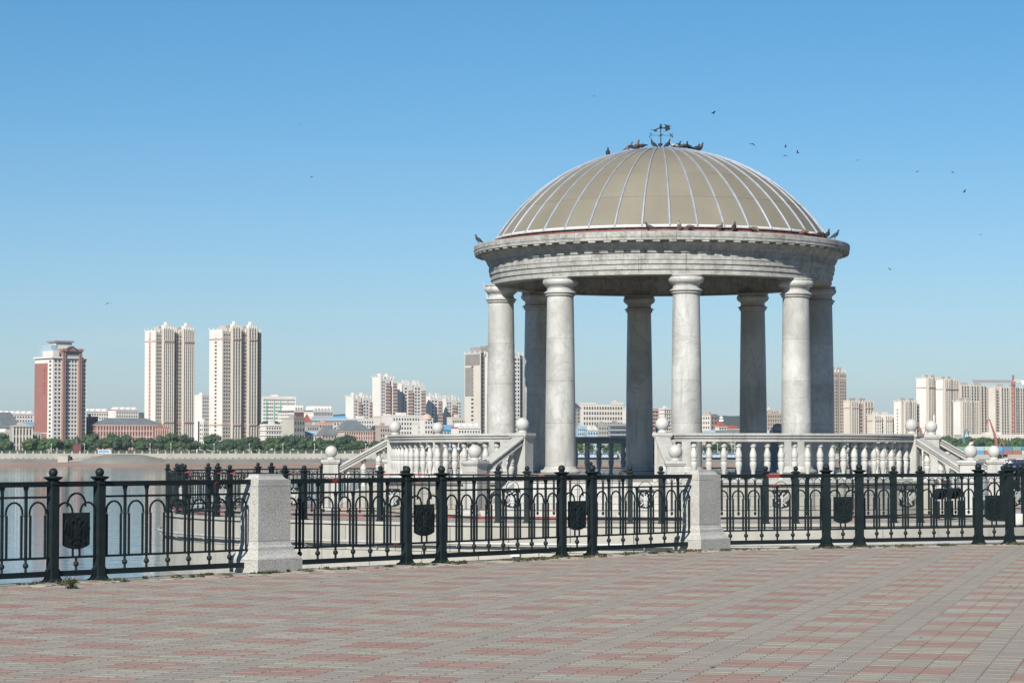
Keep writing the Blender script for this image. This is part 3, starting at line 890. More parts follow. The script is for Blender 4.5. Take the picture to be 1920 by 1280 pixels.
# weather vane
VZ = ZC + S
vane = empty('weather_vane', (C.x - .0, C.y, VZ + .04), label='black iron weather vane with compass letters and a sun on top of the dome', cat='weather vane')
MPX = DR / F
def vx(px): return (px - 1241) * MPX
def vz(py): return (281 - py) * MPX - .03
part('pole', MB().tube([(0, 0, -.02), (0, 0, vz(240))], .013, 8), M['iron'], vane)
part('compass_arm', MB().tube([(vx(1225), 0, vz(254.3)), (vx(1258), 0, vz(254.3))], .006, 6), M['iron'], vane)
part('compass_arm', MB().tube([(-.05, .30, vz(254.3)), (.05, -.30, vz(254.3))], .006, 6), M['iron'], vane)
part('hub', MB().sphere((0, 0, vz(254.3)), .028), M['iron'], vane)
# letter N and mirrored S (seen from behind)
h = .062; cx, cz = vx(1261.2), vz(254.6)
part('letter_n', MB().box(cx - .040, cx - .030, -.006, .006, cz - h, cz + h * .75).box(cx + .030, cx + .040, -.006, .006, cz - h * .75, cz + h).bar((cx - .045, 0, cz + h * .9), (cx + .036, 0, cz - h * .9), .028, .013).box(cx + .018, cx + .052, -.0055, .0055, cz + h * .86, cz + h * 1.02).box(cx - .052, cx - .018, -.0055, .0055, cz - h * 1.02, cz - h * .86), M['iron'], vane)
cx = vx(1221.8)
spts = []
for t in range(0, 13): a = R(160 - t * 18.5); spts.append((cx + .034 * math.cos(a), 0, cz + .031 + .030 * math.sin(a)))
for t in range(1, 13): a = R(90 + t * 18.5); spts.append((cx + .034 * math.cos(a) , 0, cz - .031 + .030 * math.sin(a)))
part('letter_s', MB().tube(spts, .0095, 6), M['iron'], vane)
# arrow: flame tail, bar, sun head
def vp(lst): return [(vx(1210 + x / 25.6), vz(225 + y / 25.6)) for x, y in lst]
part('tail', MB().prism(vp([(250, 480), (470, 478), (560, 450), (660, 390), (780, 380), (980, 372), (980, 425), (800, 435), (680, 438), (610, 480), (590, 520), (660, 580), (560, 572), (430, 570), (470, 520), (380, 508)]), -.006, .006), M['iron'], vane)
part('spike', MB().lathe([(.034, vz(240.5)), (.036, vz(238)), (.022, vz(234.5)), (.001, vz(231.6))], 8), M['iron'], vane)
part('sun_disc', MB().prism(vp([(980, 440), (965, 390), (990, 330), (1030, 300), (990, 250), (920, 225), (1000, 215), (1100, 255), (1160, 270), (1250, 245), (1200, 295), (1320, 320), (1225, 345), (1215, 400), (1300, 430), (1205, 450), (1260, 505), (1170, 490), (1120, 540), (1060, 545), (940, 585), (1010, 535), (1040, 490), (1000, 470)]), -.007, .007), M['iron'], vane)

# ------------------------------------------------------------------ iron fences
def shield_pts(w, h):
    k = w / 2
    pts = [(-k, h), (-k, .12 * h)]
    for i in range(1, 10):
        t = i / 10; pts.append((-k + w * t, .12 * h - .12 * h * math.sin(PI * t) ** .8))
    pts += [(k, .12 * h), (k, h)]
    return pts
def eagle_mb(w, h, y):
    """low relief of a crowned two-headed eagle built of feathers, in front of y"""
    mb = MB()
    def P(lst, d=.012): 
        mb.prism([(x * w, z * h) for x, z in lst], y - d, y)
    P([(-.10, .25), (.10, .25), (.13, .55), (.06, .68), (-.06, .68), (-.13, .55)], .02)
    for s in (-1, 1):
        q = lambda l: [(s * a, b_) for a, b_ in (l if s > 0 else l[::-1])]
        P(q([(.03, .66), (.08, .64), (.12, .76), (.20, .79), (.24, .76), (.20, .83), (.12, .85), (.06, .80)]), .018)   # neck and head
        P(q([(.10, .56), (.40, .84), (.43, .80), (.14, .50)]), .014)
        for k in range(6):                                                                                       # wing feathers
            x = .16 + .05 * k; zt = .56 + .045 * k
            P(q([(x, zt), (x + .035, zt + .02), (x + .045 + .01 * k, zt - .30 + .01 * k), (x + .02 + .01 * k, zt - .34 + .01 * k)]), .010 + .004 * (k % 2))
        P(q([(.06, .28), (.12, .26), (.22, .16), (.26, .17), (.25, .21), (.14, .33)]), .013)                           # leg
        P(q([(.24, .12), (.30, .14), (.29, .24), (.25, .22)]), .016)
        P(q([(.02, .25), (.09, .22), (.13, .08), (.05, .10)]), .012)
    P([(-.03, .24), (.03, .24), (.04, .06), (0, .03), (-.04, .06)], .014)
    P([(-.05, .86), (.05, .86), (.07, .93), (.02, .90), (0, .96), (-.02, .90), (-.07, .93)], .016)
    P([(-.05, .38), (.05, .38), (.055, .54), (-.055, .54)], .027)
    return mb

# --- near fence kit (type A)
PW = .112
postA = MB().loftsq([(PW / 2 + .05, PW / 2 + .05, 0), (PW / 2 + .05, PW / 2 + .05, .012), (PW / 2 + .02, PW / 2 + .02, .03), (PW / 2, PW / 2, .05), (PW / 2, PW / 2, 1.20), (PW / 2 + .012, PW / 2 + .012, 1.205), (PW / 2 + .012, PW / 2 + .012, 1.235), (PW / 2, PW / 2, 1.24), (PW / 2, PW / 2, 1.25)]).mesh('post')
capA = MB().lathe([(.055, 1.25), (.075, 1.256), (.10, 1.272), (.118, 1.285), (.12, 1.298), (.055, 1.306), (.040, 1.312)], 20).mesh('cap', 40)
ballA = MB().sphere((0, 0, 1.352), .056, 18, 12).mesh('ball', 60)
gusA = MB().prism([(PW / 2 - .002, .012), (PW / 2 + .09, .012), (PW / 2 + .045, .070), (PW / 2 + .045, .145), (PW / 2 + .02, .17), (PW / 2 - .002, .17)], -.026, .026).prism([(-PW / 2 + .002, .012), (-PW / 2 - .09, .012), (-PW / 2 - .045, .070), (-PW / 2 - .045, .145), (-PW / 2 - .02, .17), (-PW / 2 + .002, .17)][::-1], -.026, .026).mesh('foot_bracket')
knobA = MB().sphere((0, 0, .215), .036, 14, 8).tube([(0, 0, .13), (0, 0, .30)], .016, 8).mesh('knob', 60)
def bar_me(z1, nm='bar'):
    return MB().box(-.0165, .0165, -.013, .013, .30, z1 - .05).prism([(-.018, z1 - .05), (.018, z1 - .05), (.034, z1), (-.034, z1)], -.014, .014).mesh(nm)
barT = bar_me(1.175); barS = bar_me(1.045)
def arch_me(u):
    r = .345 * u
    mb = MB().arc(0, .86, r, 0, PI, .023, .014, 12)
    mb.box(-r - .0115, -r + .0115, -.007, .007, .835, .86).box(r - .0115, r + .0115, -.007, .007, .835, .86)
    return mb.mesh('arch', 40)
def pick_me(u):
    k = .185 * u
    mb = MB()
    for s in (-1, 1):
        mb.box(s * k - .0145, s * k + .0145, -.008, .008, .30, .83)
    mb.box(-k - .014, -.0165, -.006, .006, .822, .832).box(.0165, k + .014, -.006, .006, .822, .832)
    return mb.mesh('picket_pair')
SHW, SHH = .0, .0
for me in (postA, capA, ballA, gusA, knobA, barT, barS): me.materials.append(M['iron'])
def add_post(root, x):
    o = part('post', postA, None, root, loc=(x, 0, 0))
    part('cap', capA, None, o); part('ball', ballA, None, o); part('foot_bracket', gusA, None, o)
def rail(root, name, x0, x1, z0, z1, d=.03):
    part(name, MB().box(x0, x1, -d / 2, d / 2, z0, z1), M['iron_c'], root)
def panelA(root, x0, x1, n):
    """infill with n arches between x0 and x1"""
    u = (x1 - x0) / n
    rail(root, 'top_rail', x0, x1, 1.175, 1.24, .05)
    rail(root, 'middle_rail', x0, x1, 1.035, 1.062, .026)
    rail(root, 'lower_rail', x0, x1, .285, .313, .028)
    rail(root, 'bottom_rail', x0, x1, .068, .135, .05)
    am = arch_me(u); am.materials.append(M['iron']); pm = pick_me(u); pm.materials.append(M['iron'])
    for i in range(n):
        part('arch', am, None, root, loc=(x0 + u * (i + .5), 0, 0))
    nbars = n - 1
    for i in range(1, n):
        tall = i <= 2 or i >= nbars - 1
        part('bar', barT if tall else barS, None, root, loc=(x0 + u * i, 0, 0))
        part('picket_pair', pm, None, root, loc=(x0 + u * i, 0, 0))
        part('knob', knobA, None, root, loc=(x0 + u * i, 0, 0))
    hm = MB().box(.185 * u - .014, .185 * u + .014, -.007, .007, .30, .83).mesh('picket'); hm.materials.append(M['iron'])
    part('picket', hm, None, root, loc=(x0, 0, 0)); part('picket', hm, None, root, loc=(x1, 0, 0), rz=PI)
def bayA(root, x0, x1):
    """narrow bay with the shield"""
    c = (x0 + x1) / 2; w = x1 - x0
    rail(root, 'top_rail', x0, x1, 1.175, 1.24, .05)
    rail(root, 'lower_rail', x0, x1, .285, .313, .028)
    rail(root, 'bottom_rail', x0, x1, .068, .135, .05)
    sw = w * .66; shh = .455; zb = .395
    r1 = w * .235
    a_ = MB().arc(c, .945, r1 * .98, R(-8), R(188), .024, .014, 14); part('arch', a_, M['iron'], root)
    for s in (-1, 1):
        cx = c + s * w * .29
        part('arch', MB().arc(cx, .855, w * .19, R(-5), R(185), .024, .013, 12), M['iron'], root)
        part('picket', MB().box(c + s * w * .455 - .014, c + s * w * .455 + .014, -.007, .007, .30, .83), M['iron'], root)
        part('stem', MB().box(c + s * w * .085 - .013, c + s * w * .085 + .013, -.007, .007, .30, zb + .02), M['iron'], root)
    sh = part('shield', MB().prism([(c + x, zb + z) for x, z in shield_pts(sw, shh)], -.012, .012), M['iron'], root)
    e = eagle_mb(sw * .98, shh * .92, -.011); e.v = [(x + c, y, z + zb + .02) for x, y, z in e.v]
    part('eagle_relief', e, M['iron'], sh)
    part('knob', knobA, None, root, loc=(c, 0, 0))
secA = []
labsA = ['black iron fence section left of the left granite pillar, against the river',
         'black iron fence section between the two granite pillars, with two shield bays',
         'black iron fence section right of the right granite pillar, with two shield bays']
def mk_sec(i, P, A): return empty('iron_fence', (P.x, P.y, 0.0), A, label=labsA[i], cat='iron fence', group='lengths of black iron fence along the plaza edge')
hp = .30
r1 = mk_sec(0, P1, A1)
ta, tb = t_on(101, P1, D1), t_on(188, P1, D1)
add_post(r1, ta); add_post(r1, tb); g = PW / 2
bayA(r1, ta + g, tb - g); panelA(r1, tb + g, -hp, 7)
tc = ta - (tb - ta) - (t_on(828, P1, D1) * 0) 
ud = (-hp - tb - g) / 7
add_post(r1, ta - 8 * ud - 2 * g); panelA(r1, ta - 8 * ud - g, ta - g, 8)
tpp = ta - 8 * ud - 2 * g
add_post(r1, tpp - (tb - ta)); bayA(r1, tpp - (tb - ta) + g, tpp - g); panelA(r1, tpp - (tb - ta) - g - 7 * ud, tpp - (tb - ta) - g, 7)
r2 = mk_sec(1, P1, A1)
tP2 = (P2 - P1).length
q = [t_on(x, P1, D1) for x in (763, 828, 1053, 1110)]
for x in q: add_post(r2, x)
panelA(r2, hp, q[0] - g, 7); bayA(r2, q[0] + g, q[1] - g); panelA(r2, q[1] + g, q[2] - g, 8); bayA(r2, q[2] + g, q[3] - g); panelA(r2, q[3] + g, tP2 - hp, 7)
r3 = mk_sec(2, P2, A2)
q = [t_on(x, P2, D2) for x in (1548, 1610, 1833, 1891)]
for x in q: add_post(r3, x)
panelA(r3, hp * .8, q[0] - g, 7); bayA(r3, q[0] + g, q[1] - g); panelA(r3, q[1] + g, q[2] - g, 8); bayA(r3, q[2] + g, q[3] - g); panelA(r3, q[3] + g, q[3] + g + (q[0] - g - hp * .8), 7)

# granite pillars
def gpillar(P, A, lab):
    w, t = .61, .337
    o = empty('granite_pillar', (P.x, P.y, 0), A, label=lab, cat='pillar', group='granite pillars in the near fence')
    part('plinth', MB().loftsq([(w / 2 + .115, t / 2 + .115, 0), (w / 2 + .115, t / 2 + .115, .165)]), M['granite'], o)
    part('base', MB().loftsq([(w / 2 + .112, t / 2 + .112, .168), (w / 2 + .105, t / 2 + .105, .19), (w / 2 + .06, t / 2 + .06, .24), (w / 2 + .035, t / 2 + .035, .29), (w / 2 + .03, t / 2 + .03, .335), (w / 2 + .012, t / 2 + .012, .36), (w / 2 + .0, t / 2 + .0, .40), (w / 2, t / 2, .417)]), M['granite'], o)
    part('shaft', MB().loftsq([(w / 2, t / 2, .421), (w / 2, t / 2, 1.145)]), M['granite'], o)
    rr = [(w / 2, t / 2, 1.149), (w / 2, t / 2, 1.235)]
    for k in range(1, 7):
        a = PI / 2 * k / 6; rr.append((w / 2 - .085 * math.sin(a), t / 2 - .075 * math.sin(a), 1.235 + .075 * (1 - math.cos(a))))
    part('cap', MB().loftsq(rr), M['granite'], o)
gpillar(P1, A1, 'speckled granite pillar of the near fence, the left one in front of the river')
gpillar(P2, A1, 'speckled granite pillar of the near fence, the right one below the front stairs')

# --- round fence (type B)
HB = 1.10
postB = MB().loftsq([(.075, .075, 0), (.075, .075, .02), (.056, .056, .05), (.056, .056, 1.12), (.085, .085, 1.135), (.09, .09, 1.16), (.06, .06, 1.17), (.05, .05, 1.185)]).mesh('post')
ballB = MB().sphere((0, 0, 1.235), .058, 14, 8).mesh('ball', 60)
postB.materials.append(M['iron']); ballB.materials.append(M['iron'])
def unitB(u):
    mb = MB()
    mb.arc(-.25 * u, .94, .20 * u, 0, PI, .014, .012, 8).arc(.25 * u, .94, .20 * u, 0, PI, .014, .012, 8)
    for x in (-.45 * u, -.05 * u, .05 * u, .45 * u):
        mb.box(x - .006, x + .006, -.005, .005, .30, .94)
    mb.box(-.011, .011, -.008, .008, .30, 1.07)
    mb.tube([(0, 0, .30), (0, 0, .27), (0, 0, .24), (0, 0, .21), (0, 0, .18)], [.012, .014, .034, .026, .006], 8)
    return mb.mesh('picket_group', 40)
circ = empty('round_iron_fence', (C.x, C.y, GZ + .045), label='black iron fence with silver eagle shields circling the rotunda behind the near fence', cat='iron fence')
ST = 360 / 28
pa = math.degrees(.69 / 2 / RB)
angs = []
uB = None
for k in range(-14, 14):
    a = -4.9 + ST * k
    if 62 < a < 118: continue
    angs.append(a)
    for s in (-1, 1):
        p = pol(RB, a + s * pa) - C
        o = part('post', postB, None, circ, loc=(p.x, p.y, 0), rz=R(a)); part('ball', ballB, None, o)
    p = pol(RB * math.cos(R(pa)), a) - C
    w = .69 - .11
    for nm, z0, z1, d in (('top_rail', 1.065, 1.105, .045), ('lower_rail', .29, .305, .02), ('bottom_rail', .10, .15, .035)):
        part(nm, MB().box(-w / 2, w / 2, -d / 2, d / 2, z0, z1), M['iron_b'], circ, loc=(p.x, p.y, 0), rz=R(a))
    part('arch', MB().arc(0, .80, .145, R(-20), R(200), .014, .012, 16), M['iron'], circ, loc=(p.x, p.y, 0), rz=R(a))
    sh = part('shield', MB().prism([(x, .34 + z) for x, z in shield_pts(.38, .42)], -.01, .01), M['iron'], circ, loc=(p.x, p.y, 0), rz=R(a))
    e = eagle_mb(.38 * 1.08, .41, -.010); e.v = [(x, y, z + .35) for x, y, z in e.v]
    part('eagle_relief', e, M['silver'], sh)
    # panel to the next pair
    if -4.9 + ST * (k + 1) > 62 and a < 62: continue
    b0 = pol(RB, a + pa) - C; b1 = pol(RB, a + ST - pa) - C
    d = b1 - b0; ln = d.length; ang = math.atan2(d.y, d.x); m0 = (b0 + b1) / 2
    x0, x1 = -ln / 2 + .056, ln / 2 - .056
    for nm, z0, z1, dd in (('top_rail', 1.065, 1.105, .045), ('middle_rail', .895, .912, .018), ('lower_rail', .29, .305, .02), ('bottom_rail', .10, .15, .035)):
        part(nm, MB().box(x0, x1, -dd / 2, dd / 2, z0, z1), M['iron_b'], circ, loc=(m0.x, m0.y, 0), rz=ang)
    n = 6; u = (x1 - x0) / n
    if uB is None: uB = unitB(u); uB.materials.append(M['iron'])
    front = -120 < a < 62
    for i in range(n):
        pp = m0 + Vector((math.cos(ang), math.sin(ang), 0)) * (x0 + u * (i + .5))
        part('picket_group', uB, None, circ, loc=(pp.x, pp.y, 0), rz=ang)

# a further stretch of the same fence seen at the right edge
fr = empty('iron_fence_stretch', (far_x(1893, 78), 78, -.03), R(60), label='distant dark stretch of iron fence at the right edge behind the right stairs', cat='iron fence')
for x in (0, .7, 3.1, 3.8, 6.2):
    o = part('post', postB, None, fr, loc=(x, 0, 0)); part('ball', ballB, None, o)
part('top_rail', MB().box(0, 6.2, -.02, .02, 1.065, 1.105), M['iron'], fr)
part('bottom_rail', MB().box(0, 6.2, -.02, .02, .10, .15), M['iron'], fr)
for i in range(15):
    part('picket_group', uB, None, fr, loc=(.2 + i * .4, 0, 0))
exec_far = True
# ------------------------------------------------------------------ benches beside the right stairs
for bi, (px_, Yb, lab) in enumerate(((1764, 61.5, 'black bench with a curved hood, the nearer one below the right stairs'), (1789, 62.2, 'black bench with a curved hood, the right one below the right stairs'))):
    b = empty('bench', (far_x(px_, Yb), Yb, 0), R(20), label=lab, cat='bench', group='black benches beside the right stairs')
    part('back', MB().arc(0, .55, .17, R(-10), R(190), .03, .30, 10).box(-.14, .14, .12, .15, .45, .70), M['iron'], b)
    part('seat', MB().box(-.17, .17, -.18, .15, .43, .47), M['silver'], b)
    for s in (-1, 1):
        part('leg', MB().box(s * .15 - .015, s * .15 + .015, -.16, .12, .0, .43), M['iron'], b)

# round white concrete bollard at the right edge
b = empty('planter', (far_x(1907, 56), 56, 0), label='low white round concrete planter at the right edge behind the fence', cat='planter')
part('bowl', MB().lathe([(.10, 0), (.15, .02), (.19, .12), (.20, .24), (.17, .25), (.15, .18)], 20, cap=False), M['b_white'], b, smooth=40)
part('foot', MB().lathe([(.12, -.03), (.12, .0)], 16), M['b_white'], b)

# ------------------------------------------------------------------ weeds in the kerb joints
def tuft(mb, c, r, n, h, rng):
    for _ in range(n):
        a = rng.uniform(0, 2 * PI); d = r * rng.random() ** .6
        x, y = c.x + d * math.cos(a), c.y + d * math.sin(a)
        hh = h * rng.uniform(.4, 1); lean = rng.uniform(0, .7) * hh; b2 = rng.uniform(0, 2 * PI); w = rng.uniform(.006, .016)
        px, py = -math.sin(b2) * w, math.cos(b2) * w
        tx, ty = x + math.cos(b2) * lean, y + math.sin(b2) * lean
        mx, my = x + math.cos(b2) * lean * .4, y + math.sin(b2) * lean * .4
        mb.add([(x - px * .3, y - py * .3, .0), (x + px * .3, y + py * .3, .0), (mx + px, my + py, hh * .6), (mx - px, my - py, hh * .6), (tx, ty, hh)], [(0, 1, 2, 3), (3, 2, 4)])
rg = random.Random(11)
w1 = ground_pt(136, 1102)
mbw = MB(); tuft(mbw, Vector((0, 0)), .07, 50, .05, rg)
mbs = MB()
for k in range(9):
    a = k * .75; ln_ = rg.uniform(.10, .21); le = rg.uniform(.02, .07)
    pts = [(math.cos(a) * le * t * t + math.cos(a) * .015, math.sin(a) * le * t * t + math.sin(a) * .015, ln_ * t) for t in (0, .35, .7, 1)]
    mbs.tube(pts, [.004, .003, .0025, .002], 5)
    for q in range(9):
        t = .2 + .09 * q; x = math.cos(a) * (le * t * t + .015); y = math.sin(a) * (le * t * t + .015); z = ln_ * t
        b2 = q * 2.4 + k; L2 = rg.uniform(.018, .034); w2 = .009
        dx_, dy_ = math.cos(b2), math.sin(b2)
        mbw.add([(x, y, z), (x + dx_ * L2 * .5 - dy_ * w2, y + dy_ * L2 * .5 + dx_ * w2, z + .012), (x + dx_ * L2, y + dy_ * L2, z + .010), (x + dx_ * L2 * .5 + dy_ * w2, y + dy_ * L2 * .5 - dx_ * w2, z + .012)], [(0, 1, 2, 3)])
wd = empty('weed', (w1.x, w1.y, 0), label='tall green weed tuft growing at the fence foot below the leftmost shield', cat='weed')
part('leaves', mbw, M['weed'], wd, kind='stuff'); part('stem', mbs, M['weed'], wd)
mbw = MB()
for k in range(150):
    if k < 95:
        t = rg.uniform(-4.5, (P2 - P1).length); p = P1 + D1 * t + N1 * (rg.choice([.21, .24, .32, .42, .48, .6]) + rg.uniform(-.03, .03))
    else:
        t = rg.uniform(.2, 9); p = P2 + D2 * t + N2 * (rg.choice([.21, .24, .32, .42, .48, .6]) + rg.uniform(-.03, .03))
    dirv = D1 if k < 95 else D2
    for _ in range(rg.randint(1, 4)):
        q = p + dirv * rg.uniform(-.16, .16) + Vector((rg.uniform(-.03, .03), rg.uniform(-.03, .03)))
        tuft(mbw, q, rg.uniform(.02, .075), rg.randint(10, 34), rg.uniform(.018, .05), rg)
part('weeds', mbw, M['weed'], kind='stuff')

# scraps of litter on the paving
lt = MB(); rl = random.Random(4)
for _ in range(46):
    yq = rl.uniform(18, 40); xq = rl.uniform(-.2, .2) * yq
    if not inside_plaza(Vector((xq, yq)), .6): continue
    a = rl.uniform(0, 6.3); s1 = rl.uniform(.008, .03); s2 = s1 * rl.uniform(.2, .5)
    ca, sa = math.cos(a), math.sin(a)
    q4 = [(xq + ca * u * s1 - sa * v * s2, yq + sa * u * s1 + ca * v * s2, .004 + rl.uniform(0, .008)) for u, v in ((-1, -.3), (.2, -1), (1, .2), (-.1, 1))]
    lt.add(q4, [(0, 1, 2, 3)])
part('leaf_litter', lt, M['bark'], kind='stuff')

# ------------------------------------------------------------------ pigeons
def pigeon_body(pose):
    """one continuous loft tail > body > neck > head > beak; origin under the feet, facing +x"""
    if pose == 'up':     # sitting upright
        path = [(-.20, .02, .028, .006), (-.13, .055, .036, .014), (-.07, .09, .055, .045), (-.01, .125, .066, .062), (.05, .165, .060, .058), (.085, .205, .044, .042), (.10, .24, .030, .030), (.108, .27, .026, .028), (.122, .295, .025, .026), (.142, .300, .016, .017), (.160, .293, .006, .007), (.178, .285, .002, .002)]
    elif pose == 'feed': # leaning forward, head low
        path = [(-.21, .13, .030, .006), (-.14, .125, .036, .014), (-.08, .12, .056, .045), (-.01, .11, .067, .060), (.05, .10, .058, .054), (.09, .085, .040, .038), (.115, .06, .028, .028), (.13, .04, .025, .026), (.145, .025, .021, .021), (.155, .012, .010, .010), (.162, .0, .003, .003)]
    else:                # level, walking
        path = [(-.21, .075, .030, .006), (-.14, .09, .036, .014), (-.08, .10, .056, .045), (-.01, .115, .067, .062), (.05, .13, .060, .058), (.085, .16, .042, .042), (.10, .195, .029, .030), (.108, .225, .026, .027), (.122, .245, .025, .025), (.142, .248, .016, .017), (.158, .242, .006, .007), (.175, .236, .002, .002)]
    n = 10; vs = []; fs = []
    for i, (x, z, ry, rz_) in enumerate(path):
        a_ = path[max(i - 1, 0)]; b_ = path[min(i + 1, len(path) - 1)]
        t = Vector((b_[0] - a_[0], 0, b_[1] - a_[1])).normalized(); nrm = Vector((-t.z, 0, t.x))
        for k in range(n):
            an = 2 * PI * k / n
            v = Vector((x, 0, z)) + Vector((0, ry * math.cos(an), 0)) + nrm * (rz_ * math.sin(an))
            vs.append(v)
    for i in range(len(path) - 1):
        for k in range(n):
            fs.append((i * n + k, i * n + (k + 1) % n, (i + 1) * n + (k + 1) % n, (i + 1) * n + k))
    fs += [tuple(range(n)), tuple(range(len(path) * n - 1, len(path) * n - n - 1, -1))]
    return MB().add(vs, fs).mesh('body', 70)
def wing_me(pose):
    tilt = {'up': .45, 'feed': -.05, 'walk': .18}[pose]
    zc = {'up': .13, 'feed': .125, 'walk': .122}[pose]
    mb = MB()
    for s in (-1, 1):
        pts = [(.05, .03), (.055, -.005), (.0, -.035), (-.08, -.035), (-.19, -.012), (-.20, .002), (-.10, .03), (-.02, .045)]
        rot_ = lambda x, z: (x * math.cos(tilt) - z * math.sin(tilt), z * math.cos(tilt) + x * math.sin(tilt) + zc)
        P = [rot_(x, z) for x, z in pts]
        y0 = s * .055; y1 = s * .072
        n = len(P)
        vs = [(x, y0 * .8 if x < -.1 else y0, z) for x, z in P] + [(x * .92, y1 * (.55 if x < -.1 else 1), z) for x, z in P]
        fs = [tuple(range(n)), tuple(range(2 * n - 1, n - 1, -1))] + [(i, (i + 1) % n, n + (i + 1) % n, n + i) for i in range(n)]
        mb.add(vs, fs)
    return mb.mesh('wings')
leg_m = MB()
for s in (-1, 1):
    leg_m.tube([(0.0, s * .025, .08), (.005, s * .025, .03), (0, s * .025, .006)], .005, 5)
    for a in (-.5, 0, .5, PI):
        leg_m.tube([(0, s * .025, .006), (.03 * math.cos(a), s * .025 + .03 * math.sin(a), .004)], .0035, 4)
leg_m = leg_m.mesh('legs'); leg_m.materials.append(M['pigeon_leg'])
bodies = {p: pigeon_body(p) for p in ('up', 'feed', 'walk')}
wings = {p: wing_me(p) for p in ('up', 'feed', 'walk')}
def pigeon(loc, pose, yaw, plum, lab, grp, sc_=1.0):
    o = empty('pigeon', loc, yaw, label=lab, cat='pigeon', group=grp)
    o.scale = (sc_ * .84,) * 3
    key = (pose, plum)
    if key not in PG:
        b_ = bodies[pose].copy(); b_.materials.clear(); b_.materials.append(M['pigeon_' + plum])
        w_ = wings[pose].copy(); w_.materials.clear(); w_.materials.append(M['pigeon_dark' if plum == 'dark' else ('pigeon_red' if plum == 'red' else 'pigeon_white')])
        PG[key] = (b_, w_)
    part('body', PG[key][0], None, o); part('wings', PG[key][1], None, o); part('legs', leg_m, None, o)
    return o
PG = {}
def on_dome(px_, a_off=None, py=None):
    """a spot on the front of the crown of the dome below picture column px_"""
    x = (px_ - 1241) * DR / F
    y = -(a_off or .35)
    r = math.hypot(x, y); z = ZC + math.sqrt(S * S - r * r) + .01
    return Vector((C.x + x, C.y + y, z))
top = [(1141, 'up', 1.5, 'dark', 'lone dark pigeon sitting upright on the left shoulder of the dome, away from the flock', .1),
       (1179, 'up', .3, 'red', 'rusty brown pigeon standing tall at the left end of the flock on the dome', .4),
       (1187, 'feed', -.6, 'dark', 'dark pigeon bending down right behind the rusty one at the left end of the flock', .5),
       (1194, 'up', -1.2, 'red', 'brownish pigeon with a dark neck, third from the left in the flock on the dome', .75),
       (1204, 'feed', 2.6, 'dark', 'dark pigeon with raised tail pecking left of the weather vane', .5),
       (1226, 'up', 2.2, 'dark', 'large dark pigeon standing upright just left of the weather vane pole', .45),
       (1238, 'feed', -1.57, 'dark', 'dark hunched pigeon right at the foot of the weather vane pole', .5),
       (1252, 'up', .9, 'dark', 'dark pigeon facing right just right of the weather vane pole', .45),
       (1263, 'walk', 2.8, 'white', 'pale pigeon in the middle of the flock right of the vane', .4),
       (1270, 'walk', .4, 'dark', 'dark pigeon leaning up to the right beside the pale one', .4),
       (1280, 'feed', 3.0, 'dark', 'dark hunched pigeon with pale rump in the right half of the flock', .55),
       (1286, 'walk', -1.3, 'dark', 'black pigeon facing the viewer in the right half of the flock', .6),
       (1292, 'feed', .2, 'dark', 'small hunched pigeon with a white patch, third from the right on the dome top', .45),
       (1306, 'walk', .5, 'dark', 'dark pigeon stretching up to the right near the right end of the flock', .3),
       (1313, 'up', -.7, 'dark', 'dark pigeon closing the right end of the flock on the dome top', .3)]
for px_, pose, yaw, pl_, lab, yo in top:
    pigeon(on_dome(px_, yo), pose, yaw, pl_, lab, 'pigeons gathered on top of the dome', 1.0)
def on_cornice(px_, r=5.05):
    k = (px_ - 960) / F
    best = None
    for i in range(-900, 901):
        a = i * .1; p = pol(r, a)
        e = abs(p.x / p.y - k)
        if abs(a) <= 90 and (best is None or e < best[0]): best = (e, p)
    p = best[1]; p.z = 7.31 + (5.22 - r) * .135 + .008
    return p
corn = [(897, 'up', 2.4, 'dark', 'lone dark pigeon leaning outward at the far left end of the cornice', 5.2),
        (1219, 'walk', 2.9, 'dark', 'dark pigeon on the cornice facing left, just left of the dome centre', 4.95),
        (1275, 'up', -1.8, 'white', 'white pigeon standing upright on the cornice right of the dome centre', 4.9),
        (1292, 'feed', 3.0, 'red', 'rusty and white pigeon stooping on the cornice right of the white one', 4.9),
        (1351, 'walk', .7, 'red', 'brown pigeon on the cornice below the fourth rib right of centre', 4.9),
        (1377, 'up', 1.2, 'dark', 'dark pigeon upright on the right front of the cornice', 4.9),
        (1417, 'feed', -.8, 'red', 'brown pigeon crouching alone on the right front of the cornice', 4.9),
        (1508, 'feed', 2.7, 'red', 'brown crouching pigeon leftmost of the group at the right end of the cornice', 5.0),
        (1517, 'walk', 3.0, 'white', 'pale pigeon in the group at the right end of the cornice', 5.0),
        (1543, 'feed', .3, 'dark', 'dark crouching pigeon between the pale one and the upright one at the cornice right end', 5.1),
        (1553, 'up', 1.0, 'dark', 'large dark pigeon standing upright near the right end of the cornice', 5.1),
        (1567, 'up', .2, 'dark', 'rightmost dark pigeon at the very right end of the cornice', 5.15)]
for px_, pose, yaw, pl_, lab, r in corn:
    pigeon(on_cornice(px_, r), pose, yaw, pl_, lab, 'pigeons along the cornice of the rotunda')
